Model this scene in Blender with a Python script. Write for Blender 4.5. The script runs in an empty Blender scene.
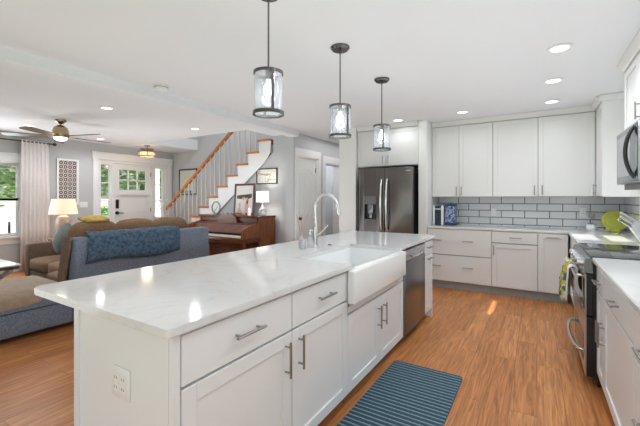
import bpy, bmesh, math, random
from mathutils import Vector, Matrix
random.seed(7)
sc = bpy.context.scene
C = sc.collection
PI = math.pi

# ------------------------------------------------------------------ camera
cam = bpy.data.cameras.new('camera'); camo = bpy.data.objects.new('camera', cam); C.objects.link(camo)
cam.sensor_width = 36.0
cam.lens = 36.0 * 351.0 / 640.0
cam.shift_y = -(213 - 198.5) / 640.0
cam.clip_start = 0.05
camo.location = (0, 0, 1.325)
camo.rotation_euler = (PI / 2, 0, math.atan(217.0 / 351.0))
sc.camera = camo

# ------------------------------------------------------------------ light
w = bpy.data.worlds.new('sky'); sc.world = w; w.use_nodes = True
bg = w.node_tree.nodes['Background']
bg.inputs[0].default_value = (0.86, 0.93, 1.0, 1); bg.inputs[1].default_value = 1.2
sc.view_settings.view_transform = 'Standard'; sc.view_settings.look = 'None'
sc.view_settings.gamma = 1.0; sc.view_settings.use_curve_mapping = False
sc.view_settings.exposure = 0.33

def light(kind, name, loc, energy, color=(1, 1, 1), rot=(0, 0, 0), **kw):
    d = bpy.data.lights.new(name, kind); d.energy = energy; d.color = color
    for k, v in kw.items(): setattr(d, k, v)
    o = bpy.data.objects.new(name, d); C.objects.link(o); o.location = loc; o.rotation_euler = rot
    return o

# sun shining in through the small window beside the range
sd = Vector((-0.82, 0.06, -0.98)).normalized()
sun = light('SUN', 'sun', (6, 3, 8), 8.0, (1, 0.96, 0.9), sd.to_track_quat('-Z', 'Y').to_euler(), angle=0.01)
# daylight entering by the glass doors behind the camera and the windows of the living room
light('AREA', 'daylight_rear_doors', (-1.8, -1.3, 1.35), 3.5, (0.92, 0.97, 1), (PI / 2, 0, 0), shape='RECTANGLE', size=4.4, size_y=2.1)
light('AREA', 'daylight_living_window', (-7.85, 1.8, 1.4), 26, (0.92, 0.97, 1), (0, -PI / 2, 0), shape='RECTANGLE', size=1.2, size_y=1.3)
light('AREA', 'side_fill', (0.90, -0.55, 1.5), 9, (0.92, 0.97, 1), Vector((-1, .9, -.25)).to_track_quat('-Z', 'Y').to_euler(), shape='RECTANGLE', size=1.1, size_y=1.0)  # fill for the island fronts, added at an invented side window
# wide soft ceiling light of the recessed cans
light('AREA', 'kitchen_ceiling_light', (-0.4, 3.1, 2.47), 13, (0.93, 0.975, 1), (0, 0, 0), shape='RECTANGLE', size=2.8, size_y=4.6)
light('AREA', 'living_ceiling_light', (-5.6, 2.8, 2.38), 7, (0.92, 0.965, 1), (0, 0, 0), shape='RECTANGLE', size=3.2, size_y=3.2)
light('AREA', 'hall_ceiling_light', (-3.25, 6.2, 2.47), 4, (1, 0.98, 0.96), (0, 0, 0), shape='RECTANGLE', size=0.5, size_y=1.6)
light('POINT', 'upstairs_fill', (-5.6, 5.1, 3.7), 22, (0.97, 0.98, 1), shadow_soft_size=.2)  # added point lamp, brightens the dark stairwell above the opening
light('POINT', 'side_room_fill', (-4.5, 6.5, 2.2), 20, (0.95, 0.98, 1), shadow_soft_size=.2)  # unseen point lamp added to brighten the room past the hall doorway
# added lamps facing up, imitating light thrown back from floor and worktops
light('AREA', 'kitchen_bounce_fill', (-0.35, 2.4, 1.0), 15, (0.92, 0.97, 1), (PI, 0, 0), shape='RECTANGLE', size=1.0, size_y=5.0)
light('AREA', 'living_bounce_fill', (-3.0, 2.4, 0.6), 19, (0.88, 0.95, 1), (PI, 0, 0), shape='RECTANGLE', size=1.3, size_y=5.0)
light('AREA', 'living_far_fill', (-6.0, 3.8, 0.7), 14, (0.88, 0.95, 1), (PI, 0, 0), shape='RECTANGLE', size=2.0, size_y=1.0)

# ------------------------------------------------------------------ materials
M = {}
def mat(name, col, rough=0.5, metal=0.0, var=0.0, scale=20.0, bump=0.0, spec=None, emit=None, emit_s=0.0, stretch=None):
    m = bpy.data.materials.new(name); m.use_nodes = True
    nt = m.node_tree; b = nt.nodes['Principled BSDF']
    b.inputs['Base Color'].default_value = (*col, 1); b.inputs['Roughness'].default_value = rough
    b.inputs['Metallic'].default_value = metal
    if spec is not None: b.inputs['Specular IOR Level'].default_value = spec
    if emit: b.inputs['Emission Color'].default_value = (*emit, 1); b.inputs['Emission Strength'].default_value = emit_s
    if var or bump:
        tc = nt.nodes.new('ShaderNodeTexCoord'); n = nt.nodes.new('ShaderNodeTexNoise')
        n.inputs['Scale'].default_value = scale; n.inputs['Detail'].default_value = 4
        mp = nt.nodes.new('ShaderNodeMapping'); nt.links.new(tc.outputs['Object'], mp.inputs[0])
        if stretch: mp.inputs['Scale'].default_value = stretch
        nt.links.new(mp.outputs[0], n.inputs['Vector'])
        if var:
            r = nt.nodes.new('ShaderNodeValToRGB')
            r.color_ramp.elements[0].position = 0.3; r.color_ramp.elements[1].position = 0.7
            r.color_ramp.elements[0].color = (*[c * (1 - var) for c in col], 1)
            r.color_ramp.elements[1].color = (*[min(1, c * (1 + var)) for c in col], 1)
            nt.links.new(n.outputs['Fac'], r.inputs[0]); nt.links.new(r.outputs[0], b.inputs['Base Color'])
        if bump:
            bp = nt.nodes.new('ShaderNodeBump'); bp.inputs['Strength'].default_value = bump; bp.inputs['Distance'].default_value = 0.01
            nt.links.new(n.outputs['Fac'], bp.inputs['Height']); nt.links.new(bp.outputs[0], b.inputs['Normal'])
    M[name] = m
    return m

mat('wall_paint', (0.52, 0.53, 0.545), 0.7, var=0.01, scale=3, bump=0.02)
mat('wall_white', (0.78, 0.78, 0.765), 0.6, var=0.01, scale=3, bump=0.02)
mat('ceiling_paint', (0.785, 0.805, 0.83), 0.8, var=0.01, scale=2, bump=0.02)
mat('trim_white', (0.82, 0.82, 0.82), 0.35, bump=0.01)
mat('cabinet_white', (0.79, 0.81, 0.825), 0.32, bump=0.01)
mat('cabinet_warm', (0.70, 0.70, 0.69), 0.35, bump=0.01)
mat('gap_shade_grey', (0.16, 0.16, 0.16), 0.7)
mat('microwave_steel', (0.36, 0.38, 0.41), 0.3, 1.0)
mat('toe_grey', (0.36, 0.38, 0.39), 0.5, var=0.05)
mat('nickel', (0.36, 0.35, 0.34), 0.28, 1.0, bump=0.02, stretch=(1, 1, 30))
mat('chrome', (0.72, 0.72, 0.71), 0.16, 1.0)
mat('steel', (0.25, 0.26, 0.28), 0.27, 1.0, var=0.04, scale=8, stretch=(40, 1, 1))
mat('steel_dark', (0.17, 0.158, 0.152), 0.26, 1.0, var=0.05, scale=6, stretch=(1, 1, 30))
mat('steel_light', (0.62, 0.63, 0.65), 0.3, 1.0)
mat('pendant_metal', (0.14, 0.135, 0.13), 0.2, 1.0)
mat('black', (0.012, 0.012, 0.013), 0.35)
mat('black_glass', (0.02, 0.021, 0.023), 0.03, spec=1.0)
mat('dark_gap', (0.02, 0.02, 0.02), 0.7)
mat('smoked_glass', (0.30, 0.32, 0.35), 0.12, 0.6)
mat('porcelain', (0.86, 0.87, 0.87), 0.08)
mat('plastic_white', (0.82, 0.82, 0.81), 0.35)
mat('brass', (0.36, 0.26, 0.16), 0.22, 1.0)
mat('bronze', (0.10, 0.07, 0.05), 0.4, 0.8)
mat('blade_wood', (0.075, 0.048, 0.03), 0.4, var=0.3, scale=10, stretch=(1, 12, 1))
mat('oak_tread', (0.50, 0.175, 0.035), 0.3, var=0.25, scale=10, stretch=(1, 8, 8))
mat('baluster_paint', (0.64, 0.62, 0.585), 0.4)
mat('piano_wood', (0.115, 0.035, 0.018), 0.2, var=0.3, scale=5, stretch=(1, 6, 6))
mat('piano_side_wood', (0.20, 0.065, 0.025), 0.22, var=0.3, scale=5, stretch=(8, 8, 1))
mat('ivory', (0.75, 0.68, 0.55), 0.3)
mat('sofa_tweed', (0.16, 0.19, 0.25), 0.95, var=0.35, scale=90, bump=0.3)
mat('sofa_brown', (0.23, 0.135, 0.075), 0.9, var=0.3, scale=60, bump=0.3)
mat('sofa_tan', (0.36, 0.275, 0.20), 0.9, var=0.12, scale=20, bump=0.2)
mat('sofa_side_brown', (0.16, 0.105, 0.07), 0.9, var=0.3, scale=70, bump=0.3)
mat('blanket_blue', (0.045, 0.085, 0.135), 0.75, var=0.6, scale=32, bump=1.0)
mat('pillow_grey', (0.13, 0.15, 0.145), 0.9, var=0.2, scale=50, bump=0.3)
mat('throw_yellow', (0.50, 0.33, 0.08), 0.9, var=0.3, scale=20, bump=0.5)
mat('curtain_cloth', (0.76, 0.73, 0.73), 0.9, var=0.02, scale=30)
mat('ceramic_tan', (0.42, 0.35, 0.29), 0.35, var=0.25, scale=30)
mat('shade_lit', (0.8, 0.66, 0.52), 0.8, emit=(1.0, 0.66, 0.42), emit_s=0.42)
mat('shade_white_lit', (0.95, 0.95, 0.92), 0.8, emit=(1.0, 0.95, 0.87), emit_s=0.75)
mat('bulb_lit', (1, 1, 1), 0.5, emit=(1.0, 0.97, 0.93), emit_s=3.0)
mat('can_lit', (1, 1, 1), 0.5, emit=(1.0, 0.98, 0.95), emit_s=2.2)
mat('lantern_lit', (1, 0.8, 0.55), 0.5, emit=(1.0, 0.70, 0.40), emit_s=0.42)
mat('mat_blue', (0.035, 0.075, 0.11), 0.9)
mat('lime', (0.50, 0.54, 0.07), 0.4, var=0.08, scale=30)
mat('picture_black', (0.02, 0.018, 0.017), 0.4)
mat('frame_red_brown', (0.055, 0.012, 0.010), 0.3, var=0.2)
mat('paper_cream', (0.70, 0.66, 0.60), 0.8, var=0.03, scale=15)
mat('paper_grey', (0.62, 0.64, 0.62), 0.8)
mat('panel_brown', (0.16, 0.10, 0.085), 0.7)
mat('foliage', (0.17, 0.34, 0.07), 0.7, var=0.5, scale=4)
mat('foliage_light', (0.26, 0.46, 0.09), 0.7, var=0.4, scale=4)
mat('bark', (0.10, 0.075, 0.05), 0.9, var=0.3)
mat('lawn', (0.16, 0.26, 0.08), 0.9, var=0.3, scale=3)
mat('asphalt', (0.42, 0.41, 0.40), 0.9, var=0.1, scale=4)
mat('siding', (0.72, 0.69, 0.62), 0.7)
mat('roofing', (0.12, 0.12, 0.13), 0.8, var=0.2)
mat('deck', (0.45, 0.42, 0.38), 0.7, var=0.1)
mat('rail_dark', (0.05, 0.06, 0.09), 0.5)
mat('car_blue', (0.03, 0.06, 0.15), 0.2)
mat('rug', (0.42, 0.40, 0.40), 0.95, var=0.25, scale=15, bump=0.3)
mat('table_top', (0.72, 0.73, 0.73), 0.12)
mat('table_wood', (0.10, 0.07, 0.05), 0.5, var=0.2)
mat('mint', (0.22, 0.31, 0.26), 0.6, var=0.2)
mat('navy', (0.02, 0.035, 0.07), 0.5)
mat('book_white', (0.72, 0.74, 0.76), 0.6)
mat('teal_dark', (0.01, 0.035, 0.05), 0.5, var=0.3)
mat('skin', (0.55, 0.30, 0.22), 0.6)
mat('pink_cloth', (0.60, 0.34, 0.33), 0.7)
mat('photo_green', (0.05, 0.06, 0.035), 0.7, var=0.5, scale=25)
mat('photo_white', (0.68, 0.66, 0.63), 0.7)
mat('hair_auburn', (0.14, 0.035, 0.02), 0.7)
mat('reed', (0.55, 0.36, 0.26), 0.6)
mat('knob_dark', (0.05, 0.04, 0.035), 0.3, 0.9)
mat('blue_room', (0.30, 0.34, 0.38), 0.7)
mat('map_yellow', (0.66, 0.62, 0.36), 0.7, var=0.2, scale=12)
mat('art_blue', (0.12, 0.28, 0.42), 0.7)
mat('art_olive', (0.25, 0.26, 0.08), 0.7)
mat('soil_orange', (0.45, 0.16, 0.04), 0.6)

def glass(name, tint=(1, 1, 1), ior=1.45, base=0.05, rough=0.02, haze=0.0):
    m = bpy.data.materials.new(name); m.use_nodes = True; nt = m.node_tree; nt.nodes.clear()
    out = nt.nodes.new('ShaderNodeOutputMaterial'); mix = nt.nodes.new('ShaderNodeMixShader')
    t = nt.nodes.new('ShaderNodeBsdfTransparent'); t.inputs[0].default_value = (*tint, 1)
    g = nt.nodes.new('ShaderNodeBsdfGlossy'); g.inputs['Roughness'].default_value = rough
    lw = nt.nodes.new('ShaderNodeLayerWeight'); lw.inputs[0].default_value = 0.25
    mr = nt.nodes.new('ShaderNodeMapRange'); mr.inputs['To Min'].default_value = base; mr.inputs['To Max'].default_value = 0.55
    nt.links.new(lw.outputs['Facing'], mr.inputs['Value'])
    nt.links.new(mr.outputs[0], mix.inputs[0]); nt.links.new(t.outputs[0], mix.inputs[1]); nt.links.new(g.outputs[0], mix.inputs[2])
    last = mix
    if haze:
        d = nt.nodes.new('ShaderNodeBsdfDiffuse'); d.inputs[0].default_value = (0.8, 0.82, 0.85, 1)
        mx = nt.nodes.new('ShaderNodeMixShader')
        n = nt.nodes.new('ShaderNodeTexNoise'); n.inputs['Scale'].default_value = 25
        tc = nt.nodes.new('ShaderNodeTexCoord'); nt.links.new(tc.outputs['Object'], n.inputs['Vector'])
        mp = nt.nodes.new('ShaderNodeMapRange'); mp.inputs['From Min'].default_value = 0.35; mp.inputs['From Max'].default_value = 0.7
        mp.inputs['To Max'].default_value = haze * 1.6; mp.inputs['To Min'].default_value = haze * 0.6
        nt.links.new(n.outputs['Fac'], mp.inputs['Value']); nt.links.new(mp.outputs[0], mx.inputs[0])
        nt.links.new(mix.outputs[0], mx.inputs[1]); nt.links.new(d.outputs[0], mx.inputs[2]); last = mx
    nt.links.new(last.outputs[0], out.inputs[0]); M[name] = m
glass('glass_window', base=0.04)
glass('glass_pendant', (0.93, 0.95, 0.98), base=0.10, haze=0.13)
glass('glass_vase', (0.95, 0.95, 0.95), base=0.15, haze=0.15)
glass('sheer', (0.92, 0.9, 0.9), base=0.0, rough=0.9, haze=0.5)

def brickmat(name, c1, c2, mortar, bw, bh, ms, axes, rough, offset=0.5, grain=None, bump=0.0, spec=None):
    """bricks laid out along the two named object axes (first = long way)"""
    m = bpy.data.materials.new(name); m.use_nodes = True; nt = m.node_tree; b = nt.nodes['Principled BSDF']
    tc = nt.nodes.new('ShaderNodeTexCoord'); sp = nt.nodes.new('ShaderNodeSeparateXYZ'); cb = nt.nodes.new('ShaderNodeCombineXYZ')
    nt.links.new(tc.outputs['Object'], sp.inputs[0])
    nt.links.new(sp.outputs[axes[0]], cb.inputs[0]); nt.links.new(sp.outputs[axes[1]], cb.inputs[1])
    br = nt.nodes.new('ShaderNodeTexBrick'); br.offset = offset
    br.inputs['Color1'].default_value = (*c1, 1); br.inputs['Color2'].default_value = (*c2, 1); br.inputs['Mortar'].default_value = (*mortar, 1)
    br.inputs['Scale'].default_value = 1.0; br.inputs['Mortar Size'].default_value = ms; br.inputs['Mortar Smooth'].default_value = 0.1
    br.inputs['Brick Width'].default_value = bw; br.inputs['Row Height'].default_value = bh
    nt.links.new(cb.outputs[0], br.inputs['Vector'])
    colout = br.outputs['Color']
    if grain:
        mp = nt.nodes.new('ShaderNodeMapping'); mp.inputs['Scale'].default_value = (1.2, 20, 1); nt.links.new(cb.outputs[0], mp.inputs[0])
        n = nt.nodes.new('ShaderNodeTexNoise'); n.inputs['Scale'].default_value = 2.2; n.inputs['Detail'].default_value = 7; n.inputs['Distortion'].default_value = 1.2
        # shift the grain from plank to plank
        ad = nt.nodes.new('ShaderNodeVectorMath'); ad.operation = 'ADD'
        sc_ = nt.nodes.new('ShaderNodeVectorMath'); sc_.operation = 'SCALE'; sc_.inputs['Scale'].default_value = 40
        nt.links.new(br.outputs['Color'], sc_.inputs[0]); nt.links.new(mp.outputs[0], ad.inputs[0]); nt.links.new(sc_.outputs[0], ad.inputs[1])
        nt.links.new(ad.outputs[0], n.inputs['Vector'])
        r = nt.nodes.new('ShaderNodeValToRGB'); r.color_ramp.elements[0].position = 0.32; r.color_ramp.elements[1].position = 0.68
        r.color_ramp.elements[0].color = (grain, grain * .92, grain * .85, 1); r.color_ramp.elements[1].color = (1.25, 1.22, 1.18, 1)
        nt.links.new(n.outputs['Fac'], r.inputs[0])
        mx = nt.nodes.new('ShaderNodeMix'); mx.data_type = 'RGBA'; mx.blend_type = 'MULTIPLY'; mx.inputs['Factor'].default_value = 1
        nt.links.new(colout, mx.inputs[6]); nt.links.new(r.outputs[0], mx.inputs[7]); colout = mx.outputs[2]
    nt.links.new(colout, b.inputs['Base Color']); b.inputs['Roughness'].default_value = rough
    if spec is not None: b.inputs['Specular IOR Level'].default_value = spec
    if bump:
        bp = nt.nodes.new('ShaderNodeBump'); bp.inputs['Strength'].default_value = bump; bp.inputs['Distance'].default_value = 0.003; bp.invert = True
        nt.links.new(br.outputs['Fac'], bp.inputs['Height']); nt.links.new(bp.outputs[0], b.inputs['Normal'])
    M[name] = m
brickmat('floor_planks', (0.60, 0.265, 0.098), (0.49, 0.195, 0.066), (0.30, 0.115, 0.04), 1.25, 0.15, 0.0018, 'YX', 0.33, 0.37, grain=0.60, bump=0.3, spec=0.35)
brickmat('tile_back', (0.66, 0.67, 0.685), (0.62, 0.63, 0.645), (0.12, 0.12, 0.13), 0.305, 0.104, 0.006, 'XZ', 0.12, 0.5, bump=0.6)
brickmat('tile_side', (0.66, 0.67, 0.685), (0.62, 0.63, 0.645), (0.12, 0.12, 0.13), 0.305, 0.104, 0.006, 'YZ', 0.12, 0.5, bump=0.6)
brickmat('siding_boards', (0.66, 0.64, 0.58), (0.62, 0.60, 0.55), (0.35, 0.33, 0.30), 6.0, 0.18, 0.012, 'YZ', 0.7)

def quartz():
    m = mat('quartz', (0.72, 0.72, 0.72), 0.09)
    nt = m.node_tree; b = nt.nodes['Principled BSDF']
    tc = nt.nodes.new('ShaderNodeTexCoord'); n = nt.nodes.new('ShaderNodeTexNoise'); n.inputs['Scale'].default_value = 2.4; n.inputs['Detail'].default_value = 8; n.inputs['Distortion'].default_value = 1.6
    nt.links.new(tc.outputs['Object'], n.inputs['Vector'])
    r = nt.nodes.new('ShaderNodeValToRGB'); e = r.color_ramp.elements
    e[0].position = 0.47; e[0].color = (0.72, 0.72, 0.725, 1); e[1].position = 0.52; e[1].color = (0.72, 0.72, 0.725, 1)
    k = r.color_ramp.elements.new(0.5); k.color = (0.66, 0.66, 0.67, 1)
    nt.links.new(n.outputs['Fac'], r.inputs[0]); nt.links.new(r.outputs[0], b.inputs['Base Color'])
quartz()

def stripes(name, c1, c2, axis, freq):
    m = mat(name, c1, 0.9); nt = m.node_tree; b = nt.nodes['Principled BSDF']
    tc = nt.nodes.new('ShaderNodeTexCoord'); sp = nt.nodes.new('ShaderNodeSeparateXYZ'); nt.links.new(tc.outputs['Object'], sp.inputs[0])
    mu = nt.nodes.new('ShaderNodeMath'); mu.operation = 'MULTIPLY'; mu.inputs[1].default_value = freq; nt.links.new(sp.outputs[axis], mu.inputs[0])
    fr = nt.nodes.new('ShaderNodeMath'); fr.operation = 'FRACT'; nt.links.new(mu.outputs[0], fr.inputs[0])
    r = nt.nodes.new('ShaderNodeValToRGB'); e = r.color_ramp.elements
    e[0].position = 0.0; e[0].color = (*c1, 1); e[1].position = 0.72; e[1].color = (*c2, 1)
    k = e.new(0.62); k.color = (*c1, 1)
    nt.links.new(fr.outputs[0], r.inputs[0])
    n = nt.nodes.new('ShaderNodeTexNoise'); n.inputs['Scale'].default_value = 60; nt.links.new(tc.outputs['Object'], n.inputs['Vector'])
    mr = nt.nodes.new('ShaderNodeMapRange'); mr.inputs['To Min'].default_value = 0.6; mr.inputs['To Max'].default_value = 1.4; nt.links.new(n.outputs['Fac'], mr.inputs['Value'])
    mx = nt.nodes.new('ShaderNodeMix'); mx.data_type = 'RGBA'; mx.blend_type = 'MULTIPLY'; mx.inputs['Factor'].default_value = 1
    nt.links.new(r.outputs[0], mx.inputs[6]); nt.links.new(mr.outputs[0], mx.inputs[7]); nt.links.new(mx.outputs[2], b.inputs['Base Color'])
stripes('mat_stripes', (0.022, 0.06, 0.095), (0.17, 0.26, 0.31), 'Y', 26.0)

def spots(name, base, cols, scale):
    m = mat(name, base, 0.85); nt = m.node_tree; b = nt.nodes['Principled BSDF']
    tc = nt.nodes.new('ShaderNodeTexCoord'); v = nt.nodes.new('ShaderNodeTexVoronoi'); v.inputs['Scale'].default_value = scale
    nt.links.new(tc.outputs['Object'], v.inputs['Vector'])
    sp = nt.nodes.new('ShaderNodeSeparateColor'); nt.links.new(v.outputs['Color'], sp.inputs[0])
    r = nt.nodes.new('ShaderNodeValToRGB'); r.color_ramp.interpolation = 'CONSTANT'; e = r.color_ramp.elements
    e[0].color = (*cols[0], 1); e[1].position = 1 / len(cols); e[1].color = (*cols[1], 1)
    for i in range(2, len(cols)):
        k = e.new(i / len(cols)); k.color = (*cols[i], 1)
    nt.links.new(sp.outputs[0], r.inputs[0]); nt.links.new(r.outputs[0], b.inputs['Base Color'])
spots('lemon_print', (0.6, 0.6, 0.55), [(0.62, 0.62, 0.58), (0.62, 0.50, 0.05), (0.10, 0.20, 0.04), (0.62, 0.62, 0.58), (0.07, 0.12, 0.22), (0.55, 0.5, 0.06)], 34)
spots('chevron_blue', (0.1, 0.15, 0.3), [(0.25, 0.32, 0.48), (0.05, 0.08, 0.18), (0.35, 0.42, 0.55), (0.07, 0.11, 0.24)], 60)

# ------------------------------------------------------------------ mesh helpers
class B:
    """collects shapes into one bmesh"""
    def __init__(s): s.bm = bmesh.new(); s.smooth = False
    def box(s, x0, x1, y0, y1, z0, z1, bev=0.0, seg=2, mtx=None):
        r = bmesh.ops.create_cube(s.bm, size=1.0)
        vs = r['verts']
        for v in vs:
            v.co = Vector((x0 + (v.co.x + .5) * (x1 - x0), y0 + (v.co.y + .5) * (y1 - y0), z0 + (v.co.z + .5) * (z1 - z0)))
        if bev:
            es = list({e for v in vs for e in v.link_edges})
            rr = bmesh.ops.bevel(s.bm, geom=es, offset=bev, segments=seg, affect='EDGES', profile=0.5)
            vs = list({v for f in rr['faces'] for v in f.verts} | {v for v in vs if v.is_valid})
        if mtx is not None:
            for v in vs: v.co = mtx @ v.co
        return s
    def cyl(s, p, q, r, n=16, r2=None, cap=True):
        p = Vector(p); q = Vector(q); d = q - p
        m = Matrix.Translation((p + q) / 2) @ d.to_track_quat('Z', 'Y').to_matrix().to_4x4()
        bmesh.ops.create_cone(s.bm, cap_ends=cap, segments=n, radius1=r, radius2=(r if r2 is None else r2), depth=d.length, matrix=m)
        return s
    def sph(s, c, r, scale=(1, 1, 1), n=16):
        m = Matrix.Translation(c) @ Matrix.Diagonal((*scale, 1))
        bmesh.ops.create_uvsphere(s.bm, u_segments=n, v_segments=max(6, n // 2), radius=r, matrix=m); return s
    def tube(s, pts, r, n=10, closed=False):
        pts = [Vector(p) for p in pts]; rings = []; L = len(pts); up = None
        for i, p in enumerate(pts):
            a = pts[(i - 1) % L] if (closed or i > 0) else p
            c = pts[(i + 1) % L] if (closed or i < L - 1) else p
            t = (c - a).normalized()
            if up is None: up = t.orthogonal().normalized()
            up = (up - t * up.dot(t)).normalized(); sd_ = t.cross(up)
            rr = r[i] if isinstance(r, (list, tuple)) else r
            rings.append([s.bm.verts.new(p + (up * math.cos(2 * PI * k / n) + sd_ * math.sin(2 * PI * k / n)) * rr) for k in range(n)])
        for i in range(L if closed else L - 1):
            A, D = rings[i], rings[(i + 1) % L]
            for k in range(n): s.bm.faces.new((A[k], A[(k + 1) % n], D[(k + 1) % n], D[k]))
        if not closed: s.bm.faces.new(rings[0][::-1]); s.bm.faces.new(rings[-1])
        return s
    def lathe(s, prof, c=(0, 0, 0), n=28, close=False):
        rings = []
        for (r, z) in prof:
            rings.append([s.bm.verts.new((c[0] + r * math.cos(2 * PI * k / n), c[1] + r * math.sin(2 * PI * k / n), c[2] + z)) for k in range(n)])
        R = len(rings)
        for i in range(R if close else R - 1):
            A, D = rings[i], rings[(i + 1) % R]
            for k in range(n): s.bm.faces.new((A[k], A[(k + 1) % n], D[(k + 1) % n], D[k]))
        if not close:
            if prof[0][0] > 1e-4: s.bm.faces.new(rings[0][::-1])
            if prof[-1][0] > 1e-4: s.bm.faces.new(rings[-1])
        return s
    def prism(s, poly, axis, a, b):
        """poly in the two other axes, extruded along axis from a to b"""
        def P(u, v, t): return {'X': (t, u, v), 'Y': (u, t, v), 'Z': (u, v, t)}[axis]
        A = [s.bm.verts.new(P(u, v, a)) for u, v in poly]; D = [s.bm.verts.new(P(u, v, b)) for u, v in poly]
        s.bm.faces.new(A); s.bm.faces.new(D[::-1]); n = len(poly)
        for k in range(n): s.bm.faces.new((A[k], D[k], D[(k + 1) % n], A[(k + 1) % n]))
        return s
    def puff(s, x0, x1, y0, y1, z0, z1, bev, puff=0.02, mtx=None):
        """cushion: rounded box with bulging faces"""
        bm2 = bmesh.new(); bmesh.ops.create_cube(bm2, size=1.0)
        bmesh.ops.subdivide_edges(bm2, edges=bm2.edges[:], cuts=7, use_grid_fill=True)
        hx, hy, hz = (x1 - x0) / 2, (y1 - y0) / 2, (z1 - z0) / 2; cx, cy, cz = (x0 + x1) / 2, (y0 + y1) / 2, (z0 + z1) / 2
        for v in bm2.verts:
            q = v.co * 2
            p = Vector((q.x * hx, q.y * hy, q.z * hz))
            inner = Vector((max(-hx + bev, min(hx - bev, p.x)), max(-hy + bev, min(hy - bev, p.y)), max(-hz + bev, min(hz - bev, p.z))))
            d = p - inner
            if d.length > 1e-6: p = inner + d.normalized() * bev
            fx, fy, fz = 1 - q.x ** 2, 1 - q.y ** 2, 1 - q.z ** 2
            if abs(q.z) > .99: p.z += puff * fx * fy * (1 if q.z > 0 else -1)
            if abs(q.y) > .99: p.y += puff * fx * fz * (1 if q.y > 0 else -1)
            if abs(q.x) > .99: p.x += puff * fy * fz * (1 if q.x > 0 else -1)
            p += Vector((cx, cy, cz)); v.co = mtx @ p if mtx is not None else p
        me = bpy.data.meshes.new('tmp'); bm2.to_mesh(me); bm2.free(); s.bm.from_mesh(me); bpy.data.meshes.remove(me)
        return s
    def build(s, name, m, parent=None, loc=None, rotz=0, smooth=None, label=None):
        bmesh.ops.recalc_face_normals(s.bm, faces=s.bm.faces[:])
        me = bpy.data.meshes.new(name); s.bm.to_mesh(me); s.bm.free()
        for mm in (m if isinstance(m, (list, tuple)) else [m]): me.materials.append(M[mm])
        if smooth is not False:
            for p in me.polygons: p.use_smooth = True
            try: me.set_sharp_from_angle(angle=math.radians(smooth if smooth else 32))
            except Exception: pass
        o = bpy.data.objects.new(name, me); C.objects.link(o)
        if parent is not None: o.parent = parent
        if loc is not None: o.location = loc
        if rotz: o.rotation_euler = (0, 0, rotz)
        if label: o['label'] = label
        return o

def tag(o, label, cat, group=None):
    o['label'] = label; o['category'] = cat
    if group: o['group'] = group
    return o
def thing(name, label, cat, loc=(0, 0, 0), rotz=0, group=None):
    o = bpy.data.objects.new(name, None); C.objects.link(o); o.location = loc; o.rotation_euler = (0, 0, rotz); o.empty_display_size = .1
    return tag(o, label, cat, group)
def struct(o): o['kind'] = 'structure'; return o
def sbox(name, m, *bx):
    b = B()
    for t in bx: b.box(*t)
    return struct(b.build(name, m, smooth=False))
def kids(o): return [c for c in bpy.data.objects if c.parent == o]
def dup(src, loc, label, rotz=None):
    r = src.copy(); C.objects.link(r); r.location = loc; r['label'] = label
    if rotz is not None: r.rotation_euler = (0, 0, rotz)
    for ch in kids(src):
        c = ch.copy(); C.objects.link(c); c.parent = r
        for g in kids(ch):
            d = g.copy(); C.objects.link(d); d.parent = c
    return r

# ================================================================== SETTING
CH = 2.5
XL, XR, YB, YF = -8.0, 0.97, 5.95, -1.5
sbox('floor', 'floor_planks', (-8.2, 1.12, -1.65, 7.6, -0.1, 0.0))
# stair opening X -7.05..-4.23, Y 4.45..5.72
sbox('ceiling', 'ceiling_paint', (-8.2, 1.12, -1.65, 4.45, CH, CH + .25), (-8.2, -7.05, 4.45, 5.9, CH, CH + .25), (-4.23, 1.12, 4.45, 7.6, CH, CH + .25), (-5.4, -4.23, 5.9, 7.6, CH, CH + .25))
sbox('trim_1', 'ceiling_paint', (-3.72, -3.52, -1.5, 4.999, 2.41, CH))             # dropped beam
W1 = (1.16, 2.575, 0.656, 1.96)    # living room window: y0,y1,z0,z1
D1 = (3.90, 5.547, 0.0, 2.17)     # front door unit
sbox('wall_left', 'wall_paint',
     (-8.2, XL, -1.5, W1[0], 0, CH), (-8.2, XL, W1[0], W1[1], 0, W1[2]), (-8.2, XL, W1[0], W1[1], W1[3], CH),
     (-8.2, XL, W1[1], D1[0], 0, CH), (-8.2, XL, D1[0], D1[1], D1[3], CH), (-8.2, XL, D1[1], 5.9, 0, CH))
sbox('wall_stairs', 'wall_paint', (XL, -4.3, 5.72, 5.9, 0, 4.2), (-4.23, -4.05, 4.3, 5.9, CH + .25, 4.2), (-7.2, -7.05, 4.3, 5.72, CH + .25, 4.2), (-7.05, -4.23, 4.3, 4.45, CH + .25, 4.2), (-7.2, -4.05, 4.3, 5.9, 4.2, 4.3))
_b = B()   # wall closing the space under the stairs, with the sign on it
_b.prism([(-6.95, 0), (-3.8, 0), (-3.8, CH), (-4.232, CH), (-4.232, 2.20), (-4.42, 2.06), (-6.95, 2.06 - 2.53 * .2161 / .283)], 'Y', 5.17, 5.30)
struct(_b.build('wall_under_stairs', 'wall_paint', smooth=False))
HD1 = (5.13, 5.80, 2.09); HD2 = (6.07, 6.70, 2.04)
sbox('wall_hall', 'wall_paint', (-3.80, -3.64, 5.0, HD1[0], 0, CH), (-3.80, -3.64, HD1[0], HD1[1], HD1[2], CH), (-3.80, -3.64, HD1[1], HD2[0], 0, CH),
     (-3.80, -3.64, HD2[0], HD2[1], HD2[2], CH), (-3.80, -3.64, HD2[1], 7.45, 0, CH))
sbox('wall_hall_end', 'wall_paint', (-5.4, -2.55, 7.45, 7.6, 0, CH))
sbox('wall_side_room', 'blue_room', (-5.4, -5.25, 5.9, 7.45, 0, CH))
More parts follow.
